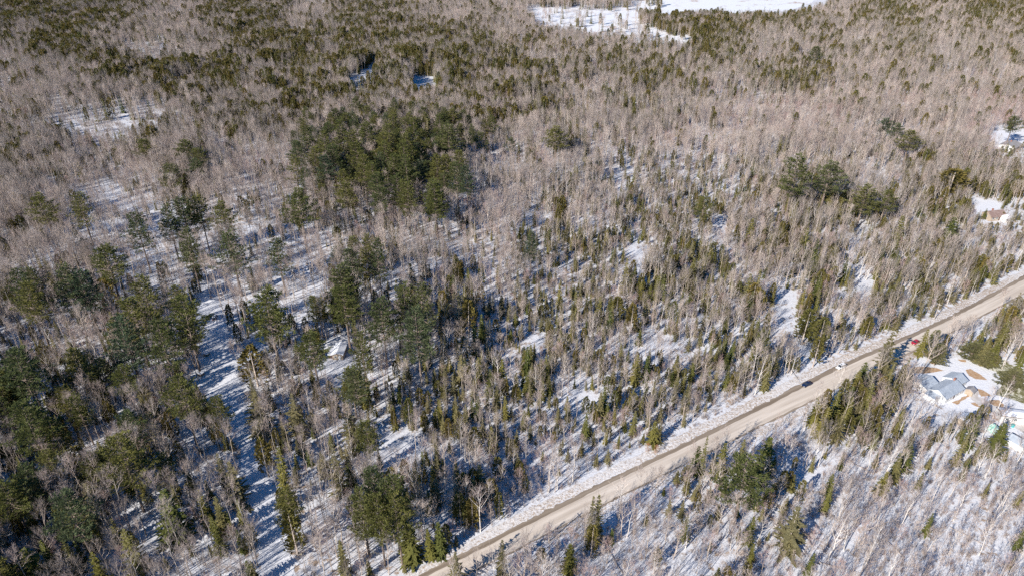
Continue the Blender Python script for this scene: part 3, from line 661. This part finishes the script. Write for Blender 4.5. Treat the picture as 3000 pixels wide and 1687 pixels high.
def dims(t):
    k, x, y, h, rad, hero = t
    ps = KINDS[k]; i = rng.randrange(len(ps)); H0 = ps[i][0]; s = h/H0
    if rad:
        me = ps[i][2]; r0 = {'pine': 5.6, 'spruce': 1.95, 'cedar': 2.0, 'dead': 2.2, 'pale': 2.4, 'young': 4.3, 'maple': 5.2, 'beech': 1.6}[k]
        w = rad/r0*1.06
    else: w = s*rng.uniform(.85, 1.15)
    return i, s, w
ORD = ['leftmost', 'second', 'third', 'fourth', 'fifth', 'sixth', 'seventh', 'eighth', 'ninth', 'tenth', 'eleventh', 'twelfth', 'thirteenth', 'fourteenth', 'fifteenth', 'sixteenth', 'seventeenth', 'eighteenth', 'nineteenth', 'twentieth']
buckets = {}
for t in solo:
    px, py, dz = pix(t[1], t[2], t[3]*.7); pl = place(px, py, t[1], t[2])
    if t[5]:
        hh = t[3]; sz = {'pine': 'tall' if hh > 24 else ('medium' if hh > 19 else 'short')}.get(t[0], 'tall' if hh > 15 else ('medium' if hh > 11 else 'small'))
        wd = t[4]/hh; sh = 'broad' if wd > .28 else ('narrow' if wd < .17 else '')
        key = (t[0], ' '.join(filter(None, [sz, sh])), pl, True)
    else: key = (t[0], '', pl, False)
    buckets.setdefault(key, []).append((px, t))
for (k, sz, pl, hero), lst in buckets.items():
    lst.sort(key=lambda q: q[0])
    for j, (px, t) in enumerate(lst):
        i, s, w = dims(t); H0, tm, cm, jm = KINDS[k][i]
        root = empty(NAME[k], (t[1], t[2], -.03), rng.random()*6.283); root.scale = (w, w, s)
        if k == 'log': root.rotation_euler = (math.pi/2-.03, 0, rng.random()*6.283); root.location.z = .25
        elif k == 'bush': pass
        else:
            root.rotation_euler[0] = rng.gauss(0, .015); root.rotation_euler[1] = rng.gauss(0, .015)
        if tm:
            o = bpy.data.objects.new('trunk', tm); COL.objects.link(o); o.parent = root
        o = bpy.data.objects.new('twigs' if k == 'bush' else 'crown', cm); COL.objects.link(o); o.parent = root
        if hero:
            if len(lst) > 1 and j < len(ORD):
                lab = '%s %s, %s%s %s' % (sz.split(' ')[0], SHORT[k], ORD[j], '' if j == 0 else ' from left', pl)
            else: lab = '%s %s %s' % (sz, LOOK[k], pl)
            tag(root, lab, CAT[k], '%s %s' % (LOOK[k].split(' with ')[0]+'s', pl))
        else:
            tag(root, '%s standing %s' % (LOOK[k], pl), CAT[k], '%ss %s' % (CAT[k], pl))

# --- masses
def mass_object(kind, lst):
    pc = bpy.data.collections.new(kind+'_shapes')
    for i, (H0, tm, cm, j) in enumerate(KINDS[kind]):
        j.name = '%s_shape_%02d' % (kind, i); pc.objects.link(j)
    n = len(lst); me = bpy.data.meshes.new(NAME[kind]+'_mass')
    me.vertices.add(n); co = np.zeros((n, 3)); rot = np.zeros((n, 3)); scl = np.ones((n, 3)); idx = np.zeros(n, int)
    for q, t in enumerate(lst):
        i, s, w = dims(t); co[q] = (t[1], t[2], -.03); rot[q] = (rng.gauss(0, .02), rng.gauss(0, .02), rng.random()*6.283); scl[q] = (w, w, s); idx[q] = i
    me.vertices.foreach_set('co', co.ravel())
    a = me.attributes.new('rot', 'FLOAT_VECTOR', 'POINT'); a.data.foreach_set('vector', rot.ravel())
    a = me.attributes.new('scl', 'FLOAT_VECTOR', 'POINT'); a.data.foreach_set('vector', scl.ravel())
    a = me.attributes.new('idx', 'INT', 'POINT'); a.data.foreach_set('value', idx)
    o = bpy.data.objects.new({'bush': 'undergrowth'}.get(kind, NAME[kind]+'s'), me); COL.objects.link(o)
    ng = bpy.data.node_groups.new(kind+'_mass', 'GeometryNodeTree')
    ng.interface.new_socket('Geometry', in_out='INPUT', socket_type='NodeSocketGeometry'); ng.interface.new_socket('Geometry', in_out='OUTPUT', socket_type='NodeSocketGeometry')
    N = ng.nodes; gi = N.new('NodeGroupInput'); go = N.new('NodeGroupOutput'); ip = N.new('GeometryNodeInstanceOnPoints'); ci = N.new('GeometryNodeCollectionInfo')
    ci.inputs['Collection'].default_value = pc; ci.inputs['Separate Children'].default_value = True; ci.inputs['Reset Children'].default_value = True
    def att(nm, ty):
        x = N.new('GeometryNodeInputNamedAttribute'); x.data_type = ty; x.inputs[0].default_value = nm; return x.outputs[0]
    e2r = N.new('FunctionNodeEulerToRotation')
    ng.links.new(att('rot', 'FLOAT_VECTOR'), e2r.inputs[0]); ng.links.new(e2r.outputs[0], ip.inputs['Rotation'])
    ng.links.new(att('scl', 'FLOAT_VECTOR'), ip.inputs['Scale']); ng.links.new(att('idx', 'INT'), ip.inputs['Instance Index'])
    ip.inputs['Pick Instance'].default_value = True
    ng.links.new(gi.outputs[0], ip.inputs['Points']); ng.links.new(ci.outputs[0], ip.inputs['Instance']); ng.links.new(ip.outputs[0], go.inputs[0])
    md = o.modifiers.new('mass', 'NODES'); md.node_group = ng
    tag(o, 'woodland mass of %ss filling the gaps and the distance' % LOOK[kind].split(' with ')[0], 'woodland', kind='stuff')
for k, lst in mass.items(): mass_object(k, lst)
print('trees', len(trees), 'solo', len(solo), {k: len(v) for k, v in mass.items()})
# ------------------------------------------------------------------ buildings
M['white'] = mat('white_siding', (.74, .73, .70), rough=.7, var=(.66, .65, .62), noise=1.5)
M['metalroof'] = mat('grey_metal_roof', (.30, .335, .38), rough=.5, var=(.38, .415, .46), noise=.7)
M['greyroof'] = mat('grey_shingles', (.24, .225, .225), var=(.34, .32, .31), noise=.6)
M['brownroof'] = mat('brown_shingles', (.20, .13, .11), var=(.30, .22, .19), noise=.8)
M['tan'] = mat('tan_board_wall', (.42, .34, .26), var=(.30, .24, .18), noise=2)
M['glass'] = mat('window_glass', (.03, .035, .045), rough=.15, spec=.6)
M['trim'] = mat('white_trim', (.78, .77, .75), rough=.6)
M['darktrim'] = mat('dark_trim', (.10, .06, .06), rough=.6)
M['roofsnow'] = mat('roof_snow', (.84, .84, .85), var=(.76, .77, .80), noise=.9, rough=.7)
M['tarp'] = mat('green_tarp', (.16, .42, .33), var=(.62, .70, .66), noise=1.4, rough=.5)
M['brick'] = mat('chimney_brick', (.36, .16, .11), var=(.26, .12, .09), noise=4)
def gable_walls(L_, W, h, rh, x0=0, y0=0):
    m = MB(); a, b = L_/2, W/2
    v = [(x0-a, y0-b, 0), (x0+a, y0-b, 0), (x0+a, y0+b, 0), (x0-a, y0+b, 0), (x0-a, y0-b, h), (x0+a, y0-b, h), (x0+a, y0+b, h), (x0-a, y0+b, h), (x0-a, y0, h+rh), (x0+a, y0, h+rh)]
    m.add(v, [(0, 1, 5, 4), (2, 3, 7, 6), (1, 2, 6, 9, 5), (3, 0, 4, 8, 7), (3, 2, 1, 0)]); return m
def gable_roof(L_, W, h, rh, ov=.45, th=.16, x0=0, y0=0, lift=.0, seams=0):
    m = MB(); a = L_/2+ov; sl = rh/(W/2); b = W/2+ov
    for s in (-1, 1):
        z0 = h-ov*sl+.03+lift; z1 = h+rh+.03+lift
        m.add([(x0-a, y0+s*b, z0), (x0+a, y0+s*b, z0), (x0+a, y0, z1), (x0-a, y0, z1), (x0-a, y0+s*b, z0+th), (x0+a, y0+s*b, z0+th), (x0+a, y0, z1+th), (x0-a, y0, z1+th)],
              [(0, 1, 2, 3), (7, 6, 5, 4), (0, 4, 5, 1), (1, 5, 6, 2), (3, 7, 4, 0)])
        for k in range(seams):
            x = x0-a+(k+.5)*2*a/seams
            m.add([(x-.03, y0+s*b, z0+th+.002), (x+.03, y0+s*b, z0+th+.002), (x+.03, y0, z1+th+.002), (x-.03, y0, z1+th+.002), (x-.03, y0+s*b, z0+th+.05), (x+.03, y0+s*b, z0+th+.05), (x+.03, y0, z1+th+.05), (x-.03, y0, z1+th+.05)], [(7, 6, 5, 4), (0, 4, 7, 3), (1, 2, 6, 5)])
    return m
def window(parent, x, y, z, w, h, face, fm='trim', nm='window'):
    """face: 0 -y, 1 +x, 2 +y, 3 -x"""
    fr = empty(nm, (x, y, z), [0, math.pi/2, math.pi, -math.pi/2][face]); fr.parent = parent
    m = MB(); t = .09
    m.box(-w/2-t, w/2+t, -.05, -.004, -t, 0); m.box(-w/2-t, w/2+t, -.05, -.004, h, h+t); m.box(-w/2-t, -w/2, -.05, -.004, 0, h); m.box(w/2, w/2+t, -.05, -.004, 0, h); m.box(-.03, .03, -.045, -.006, 0, h)
    m.build('frame', M[fm], fr); g = MB(); g.box(-w/2, -.03, -.03, -.006, 0, h); g.box(.03, w/2, -.03, -.006, 0, h); g.build('pane', M['glass'], fr)
def door(parent, x, y, z, face, m_='trim'):
    d = empty('door', (x, y, z), [0, math.pi/2, math.pi, -math.pi/2][face]); d.parent = parent
    m = MB(); m.box(-.45, .45, -.05, -.004, 0, 2.05); m.box(-.3, .3, -.062, -.051, 1.1, 1.8); m.build('door_leaf', M[m_], d)
    k = MB(); k.box(.3, .38, -.12, -.051, .95, 1.02); k.build('handle', M['glass'], d)
def chimney(parent, x, y, z0, z1):
    m = MB(); m.box(x-.35, x+.35, y-.35, y+.35, z0, z1); m.box(x-.42, x+.42, y-.42, y+.42, z1, z1+.12); m.build('chimney', M['brick'], parent)
def rest(p, z=0.0): return Vector((p[0], p[1], z))

YW = R(31)
base = at(*c4(720, 800)); nrm = Vector((-math.sin(YW), math.cos(YW), 0))
ranch = empty('house', rest(base+nrm*4.2), YW)
ranch.scale = (.84, .84, .9); tag(ranch, 'white ranch house with pale grey metal roof and two wings in the snowy yard', 'house')
w = gable_walls(14, 8, 2.8, 1.9); w.build('wall', M['white'], ranch)
gable_roof(14, 8, 2.8, 1.9, seams=20).build('roof', M['metalroof'], ranch)
w = gable_walls(7.5, 7, 2.8, 1.6, 10.76, 2.2); w.build('wing_wall', M['white'], ranch)
gable_roof(7.0, 7, 2.8, 1.6, x0=11.1, y0=2.2, lift=-.06, seams=12).build('wing_roof', M['metalroof'], ranch)
w = gable_walls(9, 7.4, 2.7, 1.5, -3.5, 7.72); w.build('wing_wall', M['white'], ranch)
gable_roof(9, 7.4, 2.7, 1.5, ov=.3, x0=-3.5, y0=7.9, lift=-.05, seams=14).build('wing_roof', M['metalroof'], ranch)
m = MB(); m.box(-10.6, -7.1, -1.6, 3.4, 0, 2.1); m.build('porch_wall', M['trim'], ranch)
m = MB(); m.add([(-10.9, -1.9, 2.1), (-7.05, -1.9, 2.75), (-7.05, 3.8, 2.75), (-10.9, 3.8, 2.1), (-10.9, -1.9, 2.25), (-7.05, -1.9, 2.9), (-7.05, 3.8, 2.9), (-10.9, 3.8, 2.25)], [(3, 2, 1, 0), (4, 5, 6, 7), (0, 1, 5, 4), (1, 2, 6, 5), (2, 3, 7, 6), (3, 0, 4, 7)]); m.build('porch_roof', M['metalroof'], ranch)
for x in (-5.2, -2.6, 2.2, 5): window(ranch, x, -4, 1.0, 1.2, 1.1, 0)
door(ranch, 0, -4, .1, 0, 'darktrim'); window(ranch, 9.2, -1.3, 1.0, 1.1, 1.1, 0); window(ranch, 12, -1.3, 1.0, 1.1, 1.1, 0); window(ranch, 14.51, 2.2, 1.1, 1.5, 1.2, 1); window(ranch, -8.0, 7.7, 1.1, 1.4, 1.1, 3)
chimney(ranch, 6.3, .6, 3.9, 5.6)

def shed(name, loc, yaw, L_, W, h, rh, wm, rm, label, cat, win=(), snow=False, dr=None, extra=None):
    s = empty(name, rest(loc), yaw); tag(s, label, cat)
    gable_walls(L_, W, h, rh).build('wall', M[wm], s); rf = gable_roof(L_, W, h, rh, ov=.3).build('roof', M[rm], s)
    if snow: gable_roof(L_-.1, W-.1, h, rh, ov=.28, th=.28, lift=.165).build('roof_snow', M['roofsnow'], s, smooth=False)
    for q in win: window(s, *q)
    if dr is not None: door(s, *dr)
    return s
shed('shed', at(*c4(868, 735)), YW+.1, 2.6, 2.6, 2.1, .7, 'tan', 'greyroof', 'small tan shed with dark roof at the right end of the ranch house', 'shed', dr=(0, -1.3, .05, 0))
shed('shed', at(*c4(800, 1045)), YW, 4.6, 3.4, 2.1, .9, 'tan', 'greyroof', 'snow roofed tan shed behind bare trees below the ranch house', 'shed', win=[(0, -1.7, 1.0, .8, .7, 0)], snow=True, dr=(1.4, -1.7, .05, 0))
shed('shed', at(*c4(1375, 1290)), YW+R(90), 5.2, 4.2, 2.3, 1.2, 'white', 'metalroof', 'white gabled shed with pale roof at the lower right corner of the yard', 'shed', win=[(0, -2.1, 1.0, .8, .7, 0), (-2.6, 0, 1.0, .8, .7, 3)], dr=(1.5, -2.1, .05, 0))
tr = empty('mobile_home', rest(at(*c4(1440, 1020))), R(-12)); tag(tr, 'long white mobile home with snowy roof and dark eaves cut by right edge', 'mobile home')
gable_walls(17, 4.4, 2.7, .5).build('wall', M['white'], tr); gable_roof(17, 4.4, 2.7, .5, ov=.35, th=.12).build('roof', M['darktrim'], tr)
gable_roof(16.6, 4.3, 2.7, .5, ov=.2, th=.2, lift=.125).build('roof_snow', M['roofsnow'], tr)
for x in (-6.5, -3.8, -.8, 2.2): window(tr, x, -2.2, 1.2, .8, .8, 0)
door(tr, -5.1, -2.2, .3, 0)
window(tr, -8.5, 0, 1.2, 1.0, .8, 3)

fh = empty('house', rest(at(2957, 436)), R(38)); tag(fh, 'far white bungalow with plain grey roof in a snowy clearing at right edge', 'house')
gable_walls(14, 10, 3.2, 1.6).build('wall', M['white'], fh); gable_roof(14, 10, 3.2, 1.6, ov=.6).build('roof', M['greyroof'], fh)
for x in (-5, -2, 2, 5): window(fh, x, -5, 1.2, 1.3, 1.2, 0)
for y in (-2.5, 2.5): window(fh, -7, y, 1.2, 1.3, 1.2, 3)
door(fh, 0, -5, .1, 0, 'darktrim'); chimney(fh, 2, 1, 4, 5.6)
bh = empty('cottage', rest(at(2908, 640)), R(12)); tag(bh, 'cottage with brown roof and white gable front among trees at right', 'house')
gable_walls(10, 7, 2.8, 2.2).build('wall', M['tan'], bh); gable_roof(10, 7, 2.8, 2.2, ov=.5).build('roof', M['brownroof'], bh)
gable_walls(3.2, 3.4, 2.6, 1.5, 3.0, -5.2).build('porch_wall', M['white'], bh); gable_roof(3.2, 3.4, 2.6, 1.5, ov=.3, x0=3, y0=-5.2).build('porch_roof', M['roofsnow'], bh)
for x in (-3.5, -1): window(bh, x, -3.5, 1.0, 1.2, 1.2, 0)
window(bh, -5, 0, 1.2, 1.2, 1.2, 3); window(bh, 3, -6.9, 1.0, 1.0, 1.1, 0); chimney(bh, -1.5, .6, 4.2, 5.9)
door(bh, .7, -3.5, .05, 0, 'darktrim')

cb = empty('cabin', rest(at(990, 1053)+Vector((0, 3.9, 0))), R(90)); tag(cb, 'small tan cabin with thick white snow on its roof beside the pines', 'cabin')
gable_walls(7.8, 4.4, 2.3, .8).build('wall', M['tan'], cb); gable_roof(7.8, 4.4, 2.3, .8, ov=.35, th=.12).build('roof', M['darktrim'], cb)
gable_roof(7.7, 4.4, 2.3, .8, ov=.33, th=.32, lift=.125).build('roof_snow', M['roofsnow'], cb)
window(cb, -3.9, .9, 1.0, .8, .8, 3); door(cb, -3.9, -.8, .05, 3, 'trim'); window(cb, 1.5, 2.2, 1.0, .9, .8, 2)
lt = empty('lean_to', rest(at(968, 1050)+Vector((0, 2.5, 0))), R(93)); tag(lt, 'low dark lean-to with a snowy sloping top left of the cabin', 'lean-to')
m = MB(); m.box(-2.4, 2.4, -.9, .9, 0, 1.5); m.build('wall', M['darktrim'], lt)
m = MB(); m.add([(-2.6, -1.1, 1.52), (2.6, -1.1, 1.52), (2.6, 1.1, 1.9), (-2.6, 1.1, 1.9), (-2.6, -1.1, 1.8), (2.6, -1.1, 1.8), (2.6, 1.1, 2.2), (-2.6, 1.1, 2.2)], [(3, 2, 1, 0), (4, 5, 6, 7), (0, 1, 5, 4), (1, 2, 6, 5), (2, 3, 7, 6), (3, 0, 4, 7)]); m.build('roof_snow', M['roofsnow'], lt)

# arched tarp shelter
ts = empty('tarp_shelter', rest(at(*c4(1150, 1150))), YW+R(60)); tag(ts, 'arched shelter of green and white tarp among trees below the mobile home', 'tarp shelter')
m = MB(); n = 10
for i in range(6):
    x = -2.4+i*.96
    for k in range(n+1):
        a = math.pi*k/n; m.v.append((x, 1.7*math.cos(a), 2.3*math.sin(a)*(1+.06*math.sin(i*2+k)))); 
for i in range(5):
    for k in range(n): m.f.append((i*(n+1)+k, (i+1)*(n+1)+k, (i+1)*(n+1)+k+1, i*(n+1)+k+1)); m.m.append(0)
m.build('cover', M['tarp'], ts, smooth=True)
for i in (0, 2, 5):
    m = MB(); x = -2.4+i*.96; m.tube([(x, 1.66*math.cos(math.pi*k/n), 2.24*math.sin(math.pi*k/n)) for k in range(n+1)], [.03]*(n+1), 4); m.build('hoop', M['trim'], ts)
def bin_(loc, col, nm, label):
    b = empty('storage_bin', rest(loc)); tag(b, label, 'bin'); mm = mat(nm, col, rough=.5)
    m = MB(); m.tube([(0, 0, 0), (0, 0, .08), (0, 0, 1.0)], [.42, .46, .55], 12); m.build('body', mm, b)
    m = MB(); m.tube([(0, 0, 1.0), (0, 0, 1.08), (0, 0, 1.15)], [.6, .6, .3], 12); m.build('lid', mm, b)
bin_(at(*c4(1205, 975)), (.45, .04, .06), 'red_plastic', 'round red lidded bin left of the mobile home')
bin_(at(*c4(1325, 1085)), (.05, .36, .36), 'teal_plastic', 'round teal lidded bin in front of the mobile home')
def woodpile(loc, yaw, label):
    w = empty('woodpile', rest(loc), yaw); tag(w, label, 'woodpile'); m = MB()
    for r_ in range(5):
        for k in range(8):
            y = -.9+k*.26+(r_ % 2)*.1; z = .14+r_*.22; m.tube([(-.9, y, z), (.9, y+.02, z)], [.13, .12], 6)
    m.build('logs', M['tan'], w); m = MB(); m.box(-.95, .95, -1.05, 1.15, 1.16, 1.42); m.build('snow_cap', M['roofsnow'], w)
woodpile(at(606, 1040), R(80), 'short snow capped woodpile at the left side of the snowy lane')
woodpile(at(590, 1098), R(70), 'snow capped woodpile at the lane edge below the bend')
woodpile(at(575, 985), R(75), 'snow capped woodpile under pines at the top left of the lane')

# ------------------------------------------------------------------ cars
M['tyre'] = mat('tyre_rubber', (.02, .02, .02), rough=.9); M['rim'] = mat('wheel_rim', (.45, .45, .47), rough=.35, metallic=.8)
M['lamp'] = mat('headlight_glass', (.75, .75, .72), rough=.1, spec=.8); M['tail'] = mat('tail_light', (.35, .01, .01), rough=.2)
def car(loc, yaw, col, label, style='suv', snow=False, group='cars on the road', rough=.3):
    c = empty('car', (loc.x, loc.y, .014), yaw); tag(c, label, 'car', group)
    pm = mat('car_paint', col, rough=rough, spec=.5)
    roof = 1.66 if style == 'suv' else 1.44; Lh = 2.3; Wd = .92
    # body: rounded loft of cross-sections along the length
    secs = [(-2.3, .42, .74, .70), (-2.18, .28, .92, .86), (-1.6, .24, .98, .92), (-.9, .22, .98, .92), (0, .22, .96, .92), (.85, .22, .96, .92), (1.4, .24, .90, .90), (2.05, .30, .80, .84), (2.28, .42, .64, .70)]
    m = MB(); nn = 12
    for x, z0, z1, w_ in secs:
        for k in range(nn):
            a = 2*math.pi*(k+.5)/nn; cx, cz = math.cos(a), math.sin(a)
            sx = math.copysign(abs(cx)**.45, cx); sz = math.copysign(abs(cz)**.45, cz)
            m.v.append((x, w_*sx, (z0+z1)/2+(z1-z0)/2*sz))
    for i in range(len(secs)-1):
        for k in range(nn): m.f.append((i*nn+k, i*nn+(k+1) % nn, (i+1)*nn+(k+1) % nn, (i+1)*nn+k)); m.m.append(0)
    m.f.append(tuple(range(nn))); m.m.append(0); m.f.append(tuple(reversed(range((len(secs)-1)*nn, len(secs)*nn)))); m.m.append(0)
    m.build('body', pm, c, smooth=True)
    rx0, rx1 = (-1.95, .35) if style == 'suv' else (-1.15, .25); bx0, bx1 = (-2.2, 1.05) if style == 'suv' else (-1.95, 1.0)
    m = MB(); zb = .93
    lo = [(bx0, -.80), (bx1, -.80), (bx1, .80), (bx0, .80)]; hi = [(rx0, -.62), (rx1, -.62), (rx1, .62), (rx0, .62)]
    m.add([(x, y, zb) for x, y in lo]+[(x, y, roof-.06) for x, y in hi], [(0, 1, 5, 4), (1, 2, 6, 5), (2, 3, 7, 6), (3, 0, 4, 7), (4, 5, 6, 7)]); m.build('windows', M['glass'], c)
    m = MB(); m.add([(rx0-.04, -.66, roof-.057), (rx1+.05, -.66, roof-.057), (rx1+.05, .66, roof-.057), (rx0-.04, .66, roof-.057), (rx0+.05, -.55, roof), (rx1-.06, -.55, roof), (rx1-.06, .55, roof), (rx0+.05, .55, roof)], [(0, 1, 5, 4), (1, 2, 6, 5), (2, 3, 7, 6), (3, 0, 4, 7), (4, 5, 6, 7), (3, 2, 1, 0)]); rf = m.build('roof', pm, c)
    if style == 'suv' and not snow:
        m = MB(); m.box(-.35, .15, -.32, .32, roof+.002, roof+.02); m.build('sunroof', M['glass'], rf)
    for x0_, x1_ in ((bx1, rx1), (bx0, rx0)):
        for s in (-1, 1):
            m = MB(); m.tube([(x0_, s*.81, zb-.02), (x1_, s*.635, roof-.05)], [.045, .04], 4); m.build('pillar', pm, c)
    for s in (-1, 1):
        m = MB(); m.tube([(-.45, s*.81, zb-.02), (-.45, s*.635, roof-.05)], [.04, .04], 4); m.build('pillar', pm, c)
        m = MB(); m.box(2.12, 2.27, s*.62-.17, s*.62+.17, .60, .74); m.build('headlight', M['lamp'], c)
        m = MB(); m.box(-2.33, -2.2, s*.66-.12, s*.66+.12, .66, .86); m.build('tail_light', M['tail'], c)
        m = MB(); m.box(.75, .92, s*.97-.09, s*.97+.09, .95, 1.08); m.build('mirror', pm, c)
        for x in (-1.38, 1.42):
            wv = empty('wheel', (x, s*.80, .33), 0); wv.parent = c
            m = MB(); m.tube([(0, -.11, 0), (0, .11, 0)], [.335, .335], 16); m.build('tyre', M['tyre'], wv)
            m = MB(); m.tube([(0, s*.112, 0), (0, s*.125, 0)], [.21, .20], 10); m.build('rim', M['rim'], wv)
    if snow:
        m = MB(); m.tube([(rx0, 0, roof+.1), (rx1, 0, roof+.1)], [.5, .5], 10); 
        m = MB(); m.add([(rx0-.1, -.7, roof+.004), (rx1+.1, -.7, roof+.004), (rx1+.1, .7, roof+.004), (rx0-.1, .7, roof+.004), (rx0+.1, -.5, roof+.3), (rx1-.1, -.5, roof+.3), (rx1-.1, .5, roof+.3), (rx0+.1, .5, roof+.3)], [(0, 1, 5, 4), (1, 2, 6, 5), (2, 3, 7, 6), (3, 0, 4, 7), (4, 5, 6, 7), (3, 2, 1, 0)]); m.build('snow_cover', M['roofsnow'], c)
        m = MB(); m.add([(bx1+.05, -.8, .97), (2.1, -.7, .86), (2.1, .7, .86), (bx1+.05, .8, .97), (bx1+.1, -.6, 1.2), (1.95, -.5, 1.05), (1.95, .5, 1.05), (bx1+.1, .6, 1.2)], [(0, 1, 5, 4), (1, 2, 6, 5), (2, 3, 7, 6), (3, 0, 4, 7), (4, 5, 6, 7), (3, 2, 1, 0)]); m.build('hood_snow', M['roofsnow'], c)
    return c
car(at(2462, 1077), R(31)+math.pi, (.80, .80, .80), 'white car with black windows driving behind the dark blue car', 'suv')
car(at(2362, 1128), R(30)+math.pi, (.012, .025, .07), 'dark blue car leading the white car on the road', 'sedan')
car(at(2680, 1005), R(34)+math.pi, (.42, .03, .05), 'red car on the far stretch of road right of the roadside fir', 'sedan')
car(at(611, 930), R(98), (.30, .28, .27), 'left of two snow covered cars parked at the top of the snowy lane', 'suv', snow=True, group='snowed-in cars on the lane')
car(at(630, 932), R(104), (.25, .27, .32), 'right of two snow covered cars parked at the top of the snowy lane', 'suv', snow=True, group='snowed-in cars on the lane')
car(at(*c4(285, 715)), R(-25), (.10, .14, .26), 'dark blue parked car with snow on top left of the ranch house', 'sedan', snow=True, group='cars parked in the yard')

# ------------------------------------------------------------------ utility poles
M['polewood'] = mat('weathered_pole', (.50, .44, .38), var=(.38, .33, .28), noise=3)
def pole_(px, py, h, label):
    p = at(px, py); r = empty('utility_pole', (p.x, p.y, -.02), YW); tag(r, label, 'utility pole', 'utility poles along the road')
    m = MB(); m.tube([(0, 0, 0), (0, 0, h)], [.17, .12], 8); m.build('post', M['polewood'], r)
    m = MB(); m.box(-.06, .06, -.9, .9, h-.75, h-.63); c = m.build('crossarm', M['polewood'], r)
    for y in (-.8, -.3, .8):
        m = MB(); m.tube([(0, y, h-.63), (0, y, h-.5), (0, y, h-.44)], [.04, .055, .03], 6); m.build('insulator', M['lamp'], c)
pole_(1607, 1588, 8.6, 'pale utility pole between the road and bare shrubs, near the bottom edge')
pole_(2736, 936, 8.6, 'utility pole by the far snowbank above the red car')
